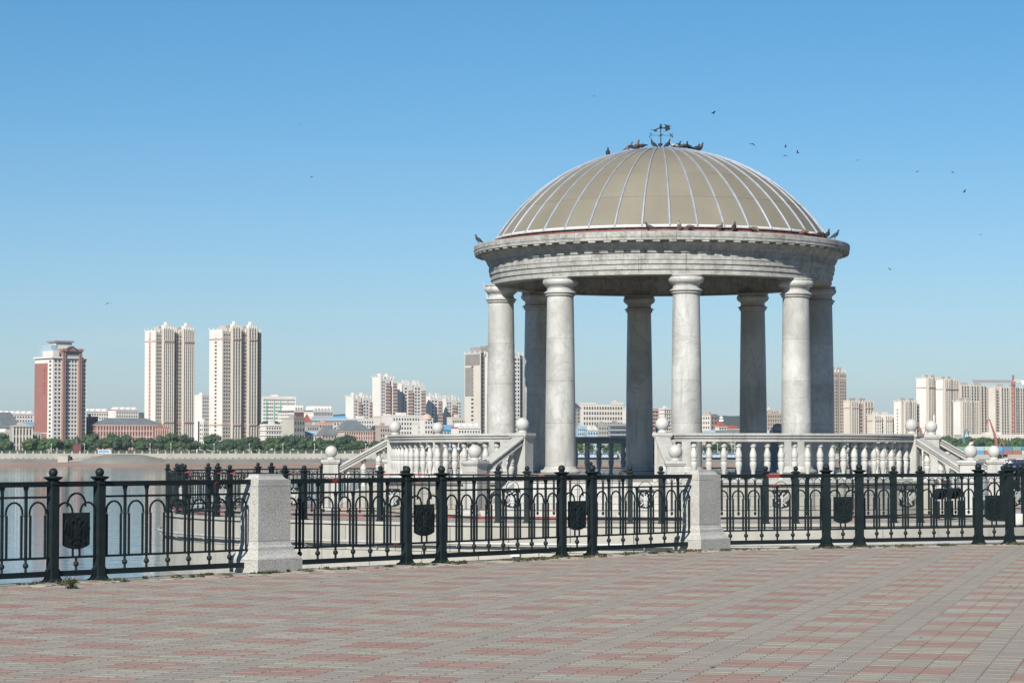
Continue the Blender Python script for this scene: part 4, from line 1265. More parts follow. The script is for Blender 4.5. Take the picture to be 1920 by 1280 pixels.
# flying birds
def fly_me(up):
    mb = MB()
    mb.tube([(-.17, 0, 0), (-.10, 0, 0), (-.02, 0, .005), (.06, 0, .01), (.11, 0, .012), (.15, 0, .008)], [.012, .026, .045, .036, .022, .004], 8)
    body = mb.mesh('body', 60)
    w = MB()
    for s in (-1, 1):
        w.add([(.06, s * .02, .01), (-.06, s * .02, .0), (-.05, s * .17, up * .10), (.07, s * .16, up * .10), (.0, s * .33, up * .16), (-.05, s * .30, up * .15),
               (.06, s * .02, .018), (-.06, s * .02, .008), (-.05, s * .17, up * .10 + .006), (.07, s * .16, up * .10 + .006), (.0, s * .33, up * .16 + .004), (-.05, s * .30, up * .15 + .004)],
              [(0, 1, 2, 3), (3, 2, 5, 4), (6, 9, 8, 7), (9, 10, 11, 8), (0, 3, 9, 6), (3, 4, 10, 9), (4, 5, 11, 10), (5, 2, 8, 11), (2, 1, 7, 8)])
    return body, w.mesh('wings')
F1, F2 = fly_me(1.0), fly_me(-.5)
for me in F1 + F2: me.materials.append(M['pigeon_dark'])
fl = [(1339, 210, 85, .4, 'flying dark bird high above the right side of the weather vane'),
      (1413, 268, 95, 2.0, 'flying dark bird right of the dome top, left of the trio of birds'),
      (1475, 274, 105, .2, 'thin-winged flying bird, topmost of the trio right of the dome top'),
      (1474, 290, 95, 1.2, 'flying bird with slanted wings, lowest of the trio right of the dome top'),
      (1498, 285, 95, 2.6, 'flying bird banking, rightmost of the trio right of the dome top'),
      (1611, 298, 160, 1.0, 'tiny flying bird alone in the sky above the right end of the cornice'),
      (1722, 321, 150, .5, 'tiny flying bird left of another one in the right part of the sky'),
      (1789, 321, 150, 2.5, 'tiny flying bird in the right part of the sky at dome height'),
      (1811, 359, 95, .3, 'flying dark bird near the right edge at dome height'),
      (1842, 439, 150, 1.7, 'tiny flying bird at the right edge level with the cornice'),
      (1671, 505, 110, .9, 'flying bird between the cornice and the right edge of the picture'),
      (201, 568, 90, 1.4, 'flying dark bird alone low in the left sky between the towers'),
      (582, 331, 150, .8, 'tiny flying bird in the left sky between the twin towers and the dome'),
      (562, 231, 190, .3, 'tiny flying bird high in the left sky'),
      (1115, 178, 170, 2.2, 'tiny flying bird high above the left side of the dome')]
for i, (px_, py_, Y, yaw, lab) in enumerate(fl):
    o = empty('flying_bird', (far_x(px_, Y), Y, far_z(py_, Y)), yaw, label=lab, cat='bird', group='birds in flight')
    o.rotation_euler = (.3 * math.sin(i * 2.1), .35 * math.cos(i), yaw)
    o.scale = (.42, .42, .42)
    b_, w_ = (F1, F2)[i % 2]
    part('body', b_, None, o); part('wings', w_, None, o)

# ------------------------------------------------------------------ far bank buildings
GF = ZP
def frame(px0, px1, s, Y, a):
    """root transform of a building seen between columns px0..px1; s = share of the left side face, a = turn (deg)"""
    a_ = R(a)
    k0, k1 = (px0 - 960) / F, (px1 - 960) / F
    kc = k0 + (k1 - k0) * s
    W = (k1 - kc) * Y / (math.cos(a_) - k1 * math.sin(a_))
    T = max((kc - k0) * Y / max(math.sin(a_) + k0 * math.cos(a_), .05), 8) if s > 0 else 14
    xo = kc * Y
    return (xo, Y, GF), a_, W, T
class Bd:
    """building collector: parts by name"""
    def __init__(s, name, lab, px0, px1, Y, s_=.25, a=45, cat='apartment tower', group=None):
        loc, s.a, s.W, s.T = frame(px0, px1, s_, Y, a)
        s.Y = Y
        s.root = empty(name, loc, s.a, label=lab, cat=cat, group=group)
        s.p = {}
    def mb(s, n, m, kind=None):
        if n + m not in s.p: s.p[n + m] = (n, m, MB(), kind)
        return s.p[n + m][2]
    def z(s, py): return far_z(py, s.Y) - GF
    def done(s):
        for n, m, mb, kind in s.p.values():
            if n in ('roof_house', 'parapet', 'crown', 'red_pier', 'cornice_band', 'side_panel', 'gable', 'green_panel'): kind = 'stuff'
            part(n, mb, M[m], s.root, kind=kind)
def front_windows(b, x0, x1, z0, z1, cols, fl, y=0.0, wf=.55, hf=.5, m='pane'):
    n = max(1, int(round((z1 - z0) / fl))); mb = b.mb('windows', m, 'stuff'); u = (x1 - x0) / cols; h = (z1 - z0) / n
    for i in range(cols):
        for j in range(n):
            cx = x0 + u * (i + .5); cz = z0 + h * (j + .5)
            mb.box(cx - u * wf / 2, cx + u * wf / 2, y - .06, y + .3, cz - h * hf / 2, cz + h * hf / 2)
def side_windows(b, y0, y1, z0, z1, cols, fl, x=0.0, wf=.5, hf=.5, m='pane'):
    n = max(1, int(round((z1 - z0) / fl))); mb = b.mb('windows', m, 'stuff'); u = (y1 - y0) / cols; h = (z1 - z0) / n
    for i in range(cols):
        for j in range(n):
            cy = y0 + u * (i + .5); cz = z0 + h * (j + .5)
            mb.box(x - .06, x + .3, cy - u * wf / 2, cy + u * wf / 2, cz - h * hf / 2, cz + h * hf / 2)
def bay(b, x0, x1, z0, z1, wall, fin, nf=5, fl=3.0, dep=2.2, glass='pane_b', fw=.32, spand=True):
    """projecting bay: glass skin, vertical fins, floor bands"""
    b.mb('wall', wall).box(x0, x1, -dep, 3.2, z0, z1)
    b.mb('glazing', glass, 'stuff').box(x0 + .3, x1 - .3, -dep - .12, -dep + .2, z0 + .5, z1 - 1.2)
    u = (x1 - x0) / nf; mb = b.mb('pier', fin, 'stuff')
    for i in range(nf + 1):
        cx = x0 + u * i
        mb.box(cx - u * fw / 2, cx + u * fw / 2, -dep - .75, -dep + .1, z0, z1 + (.6 if i in (0, nf) else .2))
    if spand:
        n = int((z1 - z0) / fl); mb = b.mb('floor_band', wall, 'stuff')
        for j in range(n):
            zz = z0 + fl * j
            mb.box(x0 + .1, x1 - .1, -dep - .35, -dep + .05, zz, zz + fl * .28)
def highrise(name, lab, px0, px1, ytop, Y, s_, a, segs, wall='b_cream', wall2='b_beige', fin='b_white', fl=3.05, stripe=None, bands=(), crown='spike', sidecols=0, zbase=0, side='b_cream', glass='pane_b', group=None, win='pane'):
    b = Bd(name, lab, px0, px1, Y, s_, a, group=group)
    H = b.z(ytop); W, T = b.W, b.T
    b.mb('wall', wall2).box(0.02, W, 3.0, max(T, 6), zbase, H - 1)
    b.mb('side_wall', side).box(-.02, 3.6 if False else .6, 0.0, T, zbase, H)
    if sidecols: side_windows(b, T * .38, T * .62, zbase + 3, H - 6, sidecols, fl, x=-.02, wf=.6)
    if stripe:
        b.mb('side_stripe', stripe).box(-.35, .1, T * .42, T * .60, zbase + 2, H - 1)
        side_windows(b, T * .44, T * .58, zbase + 3, H - 6, 1, fl, x=-.35, wf=.5)
    x = .6
    tot = sum(sg[1] for sg in segs)
    for sg in segs:
        w = (W - .6) * sg[1] / tot
        x1 = x + w
        if sg[0] == 'win':
            b.mb('wall', wall).box(x, x1, 0, 3.2, zbase, H - 1.5)
            front_windows(b, x + .2, x1 - .2, zbase + 1, H - 3, sg[2], fl, 0, m=win)
        elif sg[0] == 'bay':
            bay(b, x, x1, zbase, H + (1.5 if crown == 'spike' else .5), wall, fin, sg[2], fl, glass=glass)
            if crown == 'spike':
                c = (x + x1) / 2; ww = (x1 - x)
                cm = b.mb('crown', 'b_white')
                cm.box(c - ww * .32, c + ww * .32, -1.5, 3, H + 1.5, H + 4.5).box(c - ww * .12, c + ww * .12, -1.0, 2.4, H + 4.5, H + 7)
                for k in range(5):
                    cx = x + ww * k / 4; cm.box(cx - .45, cx + .45, -2.6, -1.6, H + 1, H + 3.2)
        elif sg[0] == 'rec':
            front_windows(b, x + .2, x1 - .2, zbase + 1, H - 3, sg[2], fl, 3.0, m=win)
        elif sg[0] == 'blank':
            b.mb('wall', wall).box(x, x1, -.6, 3.2, zbase, H + .5)
        elif sg[0] == 'band':   # coloured balcony stack
            b.mb('wall', wall).box(x, x1, 0, 3.2, zbase, H - 1)
            n = int((H - 4 - zbase) / fl); mbb = b.mb('balcony', sg[3], 'stuff'); gb = b.mb('balcony_windows', 'pane_b', 'stuff')
            for j in range(n):
                zz = zbase + fl * j + 1
                mbb.box(x + .2, x1 - .2, -1.3, .1, zz, zz + fl * .5)
                gb.box(x + .35, x1 - .35, -.95, .1, zz + fl * .5, zz + fl * .86)
        x = x1
    cm = b.mb('parapet', 'b_white')
    for k in range(int(W / 4) + 1):
        cx = min(W - .5, k * 4.0 + .5); cm.box(cx - .4, cx + .4, .2, 1.0, H - 1.5, H + 1.4)
    for k in range(4):
        cy = T * k / 3.01; cm.box(-.2, .7, cy, cy + .8, H, H + 1.6)
    for zb_ in bands:
        zz = b.z(zb_); mbb = b.mb('cornice_band', 'b_pink')
        mbb.box(-.5, .3, -.1, T, zz, zz + 1.0)
        x = .6
        for sg in segs:
            w = (W - .6) * sg[1] / tot
            yy = {'win': 0, 'bay': -2.95, 'rec': 3.0, 'blank': -.6, 'band': 0}[sg[0]]
            mbb.box(x, x + w, yy - .35, yy + .4, zz, zz + 1.0); x += w
    # roof house
    b.mb('roof_house', wall).box(W * .15, W * .4, 4, max(T, 8) * .7, H - 1, H + 3.5).box(W * .6, W * .85, 4, max(T, 8) * .7, H - 1, H + 3.5)
    return b

def block(name, lab, px0, px1, ytop, Y, s_=.2, a=30, wall='b_white', roof='flat', roofm='r_grey', cols=8, fl=3.3, side=None, bandm=None, group=None, cat='building', ybase=None, rh=5.0, depth=None, trim=None, sidecols=0, base=0, winm='pane', hf=.5, wf=.5):
    b = Bd(name, lab, px0, px1, Y, s_, a, cat=cat, group=group)
    H = b.z(ytop); W, T = b.W, (depth or b.T)
    if roof in ('hip', 'gable', 'gables', 'sheds'): H -= rh
    b.mb('wall', wall).box(0, W, 0, T, base, H)
    if side: b.mb('side_wall', side).box(-.15, -.01, .2, T - .2, base, H - .3)
    front_windows(b, W * .03, W * .97, base + .8, H - .6, cols, fl, wf=wf, hf=hf, m=winm)
    if sidecols: side_windows(b, T * .06, T * .94, base + .8, H - .6, sidecols, fl, x=-.15 if side else 0)
    if bandm:
        n = int(H / fl); mb = b.mb('floor_band', bandm, 'stuff')
        for j in range(1, n + 1):
            mb.box(-.3, W + .2, -.5, -.02, H / n * j - .55, H / n * j)
            mb.box(-.5, -.02, -.3, T, H / n * j - .55, H / n * j)
    if trim:
        b.mb('pilaster', trim, 'stuff')
        mb = b.mb('pilaster', trim, 'stuff')
        for i in range(cols + 1):
            x = W * .03 + W * .94 * i / cols; mb.box(x - .35, x + .35, -.6, .05, base, H)
    o = .8
    if roof == 'hip':
        i = min(W, T) * .42
        vs = [(-o, -o, H), (W + o, -o, H), (W + o, T + o, H), (-o, T + o, H), (i, T / 2, H + rh), (max(W - i, i + .1), T / 2, H + rh)]
        b.mb('roof', roofm).add(vs, [(0, 1, 5, 4), (1, 2, 5), (2, 3, 4, 5), (3, 0, 4), (3, 2, 1, 0)])
        b.mb('eaves', wall if wall != 'b_brick' else 'b_pink').box(-.6, W + .6, -.6, T + .6, H - .8, H - .02)
    elif roof == 'gable':
        vs = [(-o, -o, H), (W + o, -o, H), (W + o, T + o, H), (-o, T + o, H), (-o, T / 2, H + rh), (W + o, T / 2, H + rh)]
        b.mb('roof', roofm).add(vs, [(0, 1, 5, 4), (2, 3, 4, 5), (3, 0, 4), (1, 2, 5), (3, 2, 1, 0)])
    elif roof == 'gables':
        ng = max(2, cols // 2); u = W / ng; mb = b.mb('gable', 'b_white')
        for k in range(ng):
            x0 = u * k
            mb.prism([(x0 + .1, H), (x0 + u - .1, H), (x0 + u / 2, H + rh)], -.5, T * .8)
        mb = b.mb('roof', roofm)
        mb.box(0, W, .2, T, H, H + rh * .3)
    else:
        b.mb('parapet', wall).box(-.2, W + .2, -.2, .3, H, H + 1).box(-.2, .3, .3, T, H, H + 1)
        b.mb('roof_house', wall).box(W * .3, W * .5, T * .3, T * .7, H, H + 3)
    return b

# --- the red and white tower at the left
Y = 1880
b = Bd('apartment_tower', 'tall white hotel tower with a brick red left side and a red gable on top', 65, 162, Y, .345, 40)
H = b.z(668); W, T = b.W, b.T
b.mb('wall', 'b_white').box(0, W, 0, T, 0, H)
b.mb('side_panel', 'b_brick').box(-.3, -.02, T * .28, T * .995, b.z(810) , b.z(680))
b.mb('side_panel', 'b_brick').box(-.3, -.02, T * .3, T * .98, 0, b.z(812))
fl = (b.z(676) - b.z(806)) / 17
b.mb('cornice', 'b_white').box(-1.2, W + 1.2, -1.2, T + .4, H - 1.2, H)
for (f0, f1, nc) in ((.03, .25, 2), (.36, .72, 4), (.83, .99, 2)):
    front_windows(b, W * f0, W * f1, 2, H - 2, nc, 7.6 * Y / F, wf=.55, hf=.55)
side_windows(b, T * .04, T * .24, 3, H - 2, 1, 7.6 * Y / F, wf=.5)
for f0 in (.26, .74):
    b.mb('red_pier', 'b_pier').box(W * f0, W * (f0 + .035), -2.2, 1, 0, H + 4).box(W * (f0 + .05), W * (f0 + .085), -2.2, 1, 0, H + 4)
    b.mb('windows', 'pane', 'stuff').box(W * (f0 + .035), W * (f0 + .05), -1.2, 0, 0, H + 2)
    b.mb('red_pier', 'b_pier').box(W * f0 - .8, W * (f0 + .085) + .8, -2.8, 2, H + 4, H + 6)
g0, g1 = W * .33, W * .76
b.mb('gable', 'r_dark').prism([(g0, H + 3.0), (g1, H + 3.0), (g1, H + 4.2), ((g0 + g1) / 2, H + 8.0), (g0, H + 4.2)], -2.4, 3)
b.mb('gable', 'b_brick').prism([(g0 + 3, H + 4.2), (g1 - 3, H + 4.2), ((g0 + g1) / 2, H + 7)], -2.7, -2.41)
b.mb('gable_base', 'b_grey').box(g0, g1, -1.2, 3, H, H + 3)
b.mb('roof_house', 'b_lblue').box(W * .08, W * .86, T * .2, T * .9, H, H + 6).box(-W * .0 + 3, W * .3, T * .3, T * .8, H + 6, H + 9)
b.mb('roof_house', 'b_white').box(2, W * .25, 3, T * .7, H, H + 4.5).box(W * .25, W * .72, T * .3, T * .7, H + 6, H + 11)
b.mb('roof_slab', 'b_dgrey').box(W * .2, W * .76, T * .25, T * .75, H + 11, H + 12.2)
# faint red sign characters on the side panel
sg_ = b.mb('sign', 'r_red', 'stuff')
for k, zc in enumerate((692, 706, 720, 733)):
    zz = b.z(zc)
    for (dy, dz, hy, hz) in ((0, 0, .35, 2.2), (0, 1.2, 1.8, .35), (0, -1.0, 1.5, .3), (1.1, -.3, .3, 1.4)):
        sg_.box(-.4, -.29, T * .42 + dy - hy, T * .42 + dy + hy, zz + dz - hz, zz + dz + hz)
b.done()

# --- the twin towers
segE = [('win', .14, 3), ('bay', .25, 5), ('rec', .11, 2), ('win', .14, 2), ('bay', .26, 5), ('rec', .10, 2)]
highrise('apartment_tower', 'left one of the two tallest cream towers, red stripe down its white side', 271, 367, 619, 2050, .21, 46, segE, wall='b_beige', wall2='b_beige', fin='b_cream', side='b_white', stripe='b_pink', bands=(640, 792), fl=3.0).done()
segF = [('win', .20, 3), ('bay', .20, 3), ('rec', .08, 1), ('win', .13, 2), ('bay', .20, 3), ('rec', .11, 2), ('win', .06, 1)]
highrise('apartment_tower', 'right one of the two tallest cream towers, window column on its white side', 392, 490, 617, 2050, .25, 44, segF, wall='b_beige', wall2='b_beige', fin='b_cream', side='b_white', sidecols=1, bands=(636, 797), fl=3.0).done()
# --- white and red towers in the middle
grp = 'white and red towers left of the rotunda'
def wr(lab, px0, px1, yt, Y, s_, a, segs): highrise('apartment_tower', lab, px0, px1, yt, Y, s_, a, segs, wall='b_white', wall2='b_grey', fin='b_white', side='b_white', crown='flat', group=grp, fl=3.1).done()
wr('low white and red tower, leftmost of the white and red group', 648, 698, 743, 2300, .30, 42, [('win', .2, 2), ('band', .20, 1, 'b_pink'), ('rec', .08, 1), ('win', .34, 2), ('band', .18, 1, 'b_pink')])
wr('tallest white and red tower of the group, left of its slightly lower twin', 698, 744, 707, 2350, .34, 42, [('win', .26, 2), ('band', .30, 1, 'b_pink'), ('rec', .16, 1), ('band', .28, 1, 'b_pink')])
wr('second tallest white and red tower of the group, right of the tallest', 744, 798, 719, 2380, .18, 38, [('rec', .06, 1), ('win', .16, 1), ('band', .22, 1, 'b_pink'), ('rec', .06, 1), ('win', .28, 2), ('band', .22, 1, 'b_pink')])
wr('low white and red tower just right of the two tall ones in the group', 800, 833, 743, 2420, .22, 40, [('win', .5, 2), ('band', .35, 1, 'b_pink'), ('rec', .15, 1)])
wr('lowest white and red tower, rightmost of the group beside the grey tower', 829, 865, 747, 2450, .2, 40, [('win', .35, 2), ('band', .3, 1, 'b_pink'), ('win', .35, 2)])
# --- tall grey tower behind the left columns
b = highrise('apartment_tower', 'tall grey and white tower partly hidden behind the leftmost columns of the rotunda', 871, 985, 661, 1950, .26, 35,
             [('rec', .14, 2), ('blank', .08, 0), ('win', .3, 5), ('rec', .1, 2), ('blank', .12, 0), ('win', .14, 2), ('rec', .12, 2)], wall='b_white', wall2='b_dgrey', side='b_cream', crown='flat', sidecols=1, fl=3.1, win='pane')
b.mb('side_panel', 'b_dgrey').box(-.2, -.03, b.T * .03, b.T * .95, b.z(684), b.z(663))
b.mb('side_panel', 'b_dgrey').box(-.2, -.03, b.T * .45, b.T * .95, b.z(742), b.z(688))
b.mb('roof_house', 'b_grey').box(b.W * .05, b.W * .5, 3, b.T * .8, b.z(661), b.z(650)).box(b.W * .2, b.W * .4, 6, b.T * .6, b.z(650), b.z(647))
b.done()
# --- right group
grpR = 'beige apartment towers right of the rotunda'
def rt(lab, px0, px1, yt, Y, s_, a, segs, **k):
    kk = dict(wall='b_beige', wall2='b_beige', fin='b_cream', side='b_cream', crown='flat', group=grpR, fl=3.0); kk.update(k)
    return highrise('apartment_tower', lab, px0, px1, yt, Y, s_, a, segs, **kk)
rt('slim tall brown tower just right of the rightmost column', 1556, 1587, 695, 2300, .1, 30, [('win', .4, 2), ('rec', .12, 1), ('win', .48, 3)], wall='b_tan', wall2='b_tan', fin='b_beige', bands=(711,)).done()
rt('squat brown tower with a stepped front next to the slim brown one', 1587, 1634, 753, 2300, .12, 35, [('bay', .3, 3), ('win', .3, 2), ('bay', .4, 3)], wall='b_tan', wall2='b_tan', fin='b_cream', bands=(765,)).done()
rt('low wide cream block between the brown tower and the taller beige ones', 1633, 1677, 779, 2300, .06, 30, [('bay', .3, 3), ('win', .2, 2), ('bay', .3, 3), ('win', .2, 2)], wall='b_cream', fin='b_white', bands=(789,)).done()
rt('medium beige tower with a white side, left of the tallest beige pair', 1676, 1724, 753, 2300, .27, 42, [('blank', .1, 0), ('bay', .3, 3), ('bay', .3, 3), ('win', .3, 2)], side='b_white', sidecols=1).done()
rt('left half of the tallest beige pair of towers at the right, broad white side', 1718, 1762, 709, 2500, .42, 45, [('bay', .45, 4), ('bay', .45, 4), ('rec', .1, 1)], side='b_white', bands=(727,)).done()
rt('right half of the tallest beige pair of towers at the right', 1757, 1793, 712, 2480, .30, 45, [('bay', .5, 4), ('bay', .5, 4)], side='b_white', bands=(730,)).done()
rt('dark striped beige tower right of the tallest pair, behind a lower one', 1791, 1853, 723, 2600, .12, 40, [('bay', .28, 3), ('rec', .06, 1), ('bay', .28, 3), ('rec', .06, 1), ('bay', .32, 3)], glass='pane', fin='b_cream').done()
rt('lower beige tower standing in front of the dark striped tower', 1793, 1830, 753, 2300, .2, 42, [('bay', .34, 3), ('bay', .33, 3), ('bay', .33, 3)], side='b_white').done()
rt('rightmost beige tower with dark window stripes behind the tower crane', 1853, 1918, 726, 2600, .2, 40, [('win', .14, 1), ('bay', .28, 3), ('rec', .06, 1), ('bay', .26, 3), ('bay', .26, 3)], glass='pane', fin='b_cream').done()
block('podium_building', 'long low cream podium with openings below the rightmost beige towers', 1800, 1960, 816, 2250, .02, 10, 'b_cream', cols=26, fl=8, depth=20, wf=.55, hf=.55, cat='building').done()

# --- low and middle blocks
block('apartment_block', 'white apartment row with red roofs behind the trees at the left edge', -20, 64, 770, 2250, .1, 35, 'b_white', 'gables', 'r_red', 14, rh=3).done()
block('hall_building', 'white hall with a large grey gabled roof at the left edge', -30, 40, 772, 1900, .6, 45, 'b_white', 'gable', 'r_grey', 5, rh=12, fl=5).done()
block('classical_building', 'pale stone classical building with columns behind the trees at the left edge', -20, 80, 812, 1830, .1, 25, 'b_conc', 'flat', 'r_grey', 16, fl=5, trim='b_conc', hf=.7, wf=.4).done()
b = block('classical_portico', 'stone portico with a triangular pediment at the left edge', 22, 62, 800, 1815, .05, 25, 'b_conc', 'flat', 'r_grey', 6, fl=7, trim='b_cream', hf=.7, wf=.4)
b.mb('pediment', 'b_conc').prism([(0, b.z(800)), (b.W, b.z(800)), (b.W / 2, b.z(792))], -1.2, 4); b.done()
block('market_hall', 'low building with a bright blue sheet roof between the classical building and the red tower', 38, 68, 791, 1990, .05, 20, 'b_brick', 'gable', 'b_blue', 4, rh=3).done()
block('apartment_block', 'white apartment row with rounded balconies right of the red and white tower', 150, 205, 766, 2350, .2, 38, 'b_white', 'gables', 'r_red', 9, rh=3).done()
block('apartment_block', 'white apartment row with red gables left of the twin towers', 203, 260, 763, 2350, .25, 38, 'b_white', 'gables', 'r_red', 9, rh=3).done()
block('school_building', 'long red brick building under a grey hipped roof left of the twin towers', 172, 306, 783, 1900, .05, 18, 'b_brick', 'hip', 'r_grey', 22, fl=4, rh=5, depth=26, trim='b_pink', bandm='b_pink').done()
block('annex_building', 'dark blue shaded annex between the red tower and the brick building', 158, 184, 783, 1930, .0, 10, 'b_dgrey', 'flat', 'r_dark', 5, fl=4, trim='r_dark').done()
block('annex_building', 'low red brick wing in front of the left twin tower', 290, 318, 803, 1880, .05, 18, 'b_brick', 'flat', 'r_grey', 6, fl=4, trim='b_pink').done()
block('apartment_block', 'white and green block just left of the right twin tower', 364, 394, 742, 2350, .5, 45, 'b_white', 'flat', 'r_grey', 4, side='b_white').done()
b = block('apartment_block', 'small white building between the twin towers above the trees', 374, 394, 792, 2080, .4, 42, 'b_white', 'flat', 'r_grey', 3, side='b_white', sidecols=3); b.done()
b = block('apartment_block', 'wide white block with green panels right of the twin towers', 486, 555, 745, 2400, .08, 20, 'b_white', 'flat', 'r_grey', 16, fl=3.4, wf=.62)
for f0 in (.12, .34, .52, .74):
    b.mb('green_panel', 'b_green').box(b.W * f0, b.W * (f0 + .025), -.5, -.02, 4, b.z(752))
b.done()
block('town_house_row', 'white and brick town house row with pointed gables, left part', 522, 570, 760, 2200, .62, 42, 'b_brick', 'gables', 'r_grey', 8, side='b_white', rh=6, sidecols=8).done()
block('town_house_row', 'white and brick town house row with pointed gables, right part', 568, 624, 761, 2230, .35, 40, 'b_white', 'gables', 'r_grey', 12, side='b_white', rh=5, fl=4, bandm='b_white').done()
block('concrete_tower', 'bare grey concrete building with a tall blank side right of the twin towers', 529, 572, 785, 1880, .52, 48, 'b_grey', 'flat', 'r_grey', 4, side='b_conc', fl=5).done()
block('terraced_building', 'low white building with planted terraces below the right twin tower', 488, 538, 797, 1900, .2, 30, 'b_white', 'flat', 'r_dark', 8, bandm='b_white').done()
block('hall_building', 'pale building with a glass roof behind the concrete building', 486, 530, 789, 2050, .1, 25, 'b_grey', 'hip', 'r_dark', 7, rh=4).done()
midb = [('low shed with a pale blue roof right of the concrete building', 568, 612, 808, 1900, 'b_cream', 'gable', 'b_lblue', 6, 3),
        ('brick house with a blue hipped roof in front of the white and red towers, left', 596, 632, 798, 1890, 'b_tan', 'hip', 'r_grey', 5, 6),
        ('wide classical building with a grey hipped roof in the middle of the low town', 628, 700, 797, 1900, 'b_beige', 'hip', 'r_grey', 12, 4),
        ('white storey with a grey hipped roof rising behind the classical building', 632, 686, 787, 1960, 'b_white', 'hip', 'r_grey', 8, 6),
        ('brick building with white bands right of the classical building', 690, 730, 797, 1930, 'b_brick', 'hip', 'r_dark', 6, 4),
        ('pink building with white trim behind the blue hipped roof', 590, 625, 793, 1990, 'b_pink', 'flat', 'r_grey', 5, 3),
        ('long low building with a light blue roof behind the low town', 580, 650, 782, 2100, 'b_cream', 'gable', 'b_lblue', 9, 3),
        ('small church-like house with a red tent roof', 572, 584, 776, 2000, 'b_white', 'hip', 'r_red', 2, 7),
        ('grey office right of the concrete building in the low town', 570, 598, 798, 1960, 'b_grey', 'flat', 'r_grey', 5, 3),
        ('warehouse with a bright blue roof below the hill', 622, 650, 779, 2300, 'b_brick', 'gable', 'b_blue', 4, 3),
        ('low white block at the foot of the white and red towers, left', 648, 712, 786, 2150, 'b_white', 'flat', 'r_grey', 10, 3),
        ('cream block with rounded corner below the tallest white and red tower', 700, 760, 782, 2080, 'b_cream', 'flat', 'r_grey', 9, 3),
        ('bright white block behind the ball of the left stairs', 716, 800, 780, 2000, 'b_white', 'flat', 'r_grey', 12, 3),
        ('white block with blue window bands left of the grey tower', 772, 822, 795, 1900, 'b_white', 'flat', 'b_lblue', 9, 3),
        ('low shed with a bright blue roof right of the domed building', 818, 850, 796, 1880, 'b_lblue', 'gable', 'b_blue', 4, 4),
        ('cream arcade building below the lowest white and red towers', 838, 880, 784, 2000, 'b_cream', 'flat', 'r_grey', 9, 3),
        ('row of shops with red roofs in front of the grey tower', 846, 902, 793, 1870, 'b_white', 'gables', 'r_red', 8, 4),
        ('tan block far right behind the low town', 706, 735, 800, 1880, 'b_tan', 'flat', 'r_grey', 5, 3)]
for lab, a0, a1, yt, Yd, wm, rf, rm, nc, rh in midb:
    block('town_building', lab, a0, a1, yt, Yd, .22, 28, wm, rf, rm, nc, rh=rh, fl=3.6, trim=('b_pink' if wm == 'b_beige' else None)).done()
b = block('domed_building', 'white building with a small pink dome left of the grey tower', 792, 812, 786, 1890, .2, 30, 'b_white', 'flat', 'r_grey', 3)
b.mb('dome', 'b_pink').lathe([(4, b.z(786)), (4, b.z(784)), (3.4, b.z(780)), (2, b.z(777)), (.01, b.z(775))], 16, c=(b.W / 2, 3, 0)); b.done()
# seen between the columns
b = Bd('office_block', 'broad pale pink office block with a regular window grid between the left columns', 1078, 1168, 2250, .1, 18, cat='building')
H = b.z(758)
b.mb('wall', 'b_pink2' if 'b_pink2' in M else 'b_cream').box(0, b.W, 0, 20, 0, H)
front_windows(b, b.W * .08, b.W * .99, 2, H - 1, 15, (H - 3) / 9, wf=.58, hf=.55)
b.mb('parapet', 'b_cream').box(-.3, b.W * .38, -.3, .5, H, H + 1.5).box(b.W * .72, b.W + .3, -.3, .5, H, H + 2).box(b.W * .8, b.W * .86, 2, 6, H, H + 4)
b.done()
block('tower_house', 'slim grey building with a turret beside the column left of the pink office block', 1070, 1088, 752, 2200, .0, 15, 'b_dgrey', 'hip', 'r_dark', 3, rh=6).done()
block('office_building', 'low white and light blue office building between the left columns', 1082, 1100, 800, 1900, .05, 15, 'b_lblue', 'flat', 'r_grey', 5).done()
block('office_building', 'low light blue building with white gables between the left columns', 1100, 1122, 799, 1890, .05, 15, 'b_lblue', 'gables', 'b_blue', 4, rh=3).done()
block('office_building', 'low grey building right of the light blue gabled one', 1121, 1142, 797, 1890, .05, 15, 'b_grey', 'flat', 'r_grey', 4).done()
block('office_building', 'low dark blue building with horizontal window bands beside the dark column', 1140, 1176, 796, 1890, .08, 20, 'b_dgrey', 'flat', 'r_grey', 3, bandm='b_lblue', wf=.95).done()
block('apartment_block', 'white slab beside the dark centre column, behind the low blue buildings', 1167, 1190, 768, 2300, .3, 30, 'b_white', 'flat', 'r_grey', 3).done()
block('apartment_block', 'red brick apartment block with white bands, just right of the dark centre column', 1210, 1240, 768, 2300, .05, 25, 'b_brick', 'flat', 'r_grey', 5, bandm='b_white').done()
block('apartment_block', 'white and red apartment block left of the sunlit centre column', 1238, 1262, 767, 2290, .3, 35, 'b_white', 'flat', 'r_grey', 4, bandm='b_pink').done()
block('office_block', 'small cream office block right of the sunlit centre column', 1312, 1345, 778, 2150, .62, 48, 'b_tan', 'flat', 'r_grey', 2, side='b_cream', sidecols=4, fl=4.2).done()
block('house', 'white house with a red roof right of the cream office block', 1344, 1362, 790, 2150, .2, 30, 'b_white', 'hip', 'r_red', 3, rh=4).done()
block('house', 'row of low white houses with red roofs near the dark right column', 1358, 1388, 797, 2200, .2, 30, 'b_white', 'hip', 'r_red', 5, rh=3).done()
block('warehouse', 'low warehouse with a pale roof right of the sunlit centre column', 1316, 1346, 806, 1900, .1, 20, 'b_pink', 'gable', 'b_lblue', 4, rh=2).done()
block('warehouse', 'low grey warehouse in front of the small red-roofed houses', 1342, 1400, 806, 1900, .1, 20, 'b_grey', 'gable', 'r_grey', 7, rh=3).done()
block('apartment_block', 'brown apartment block between the two right columns', 1434, 1466, 776, 2200, .0, 15, 'b_tan', 'flat', 'r_grey', 7, trim='b_tan').done()
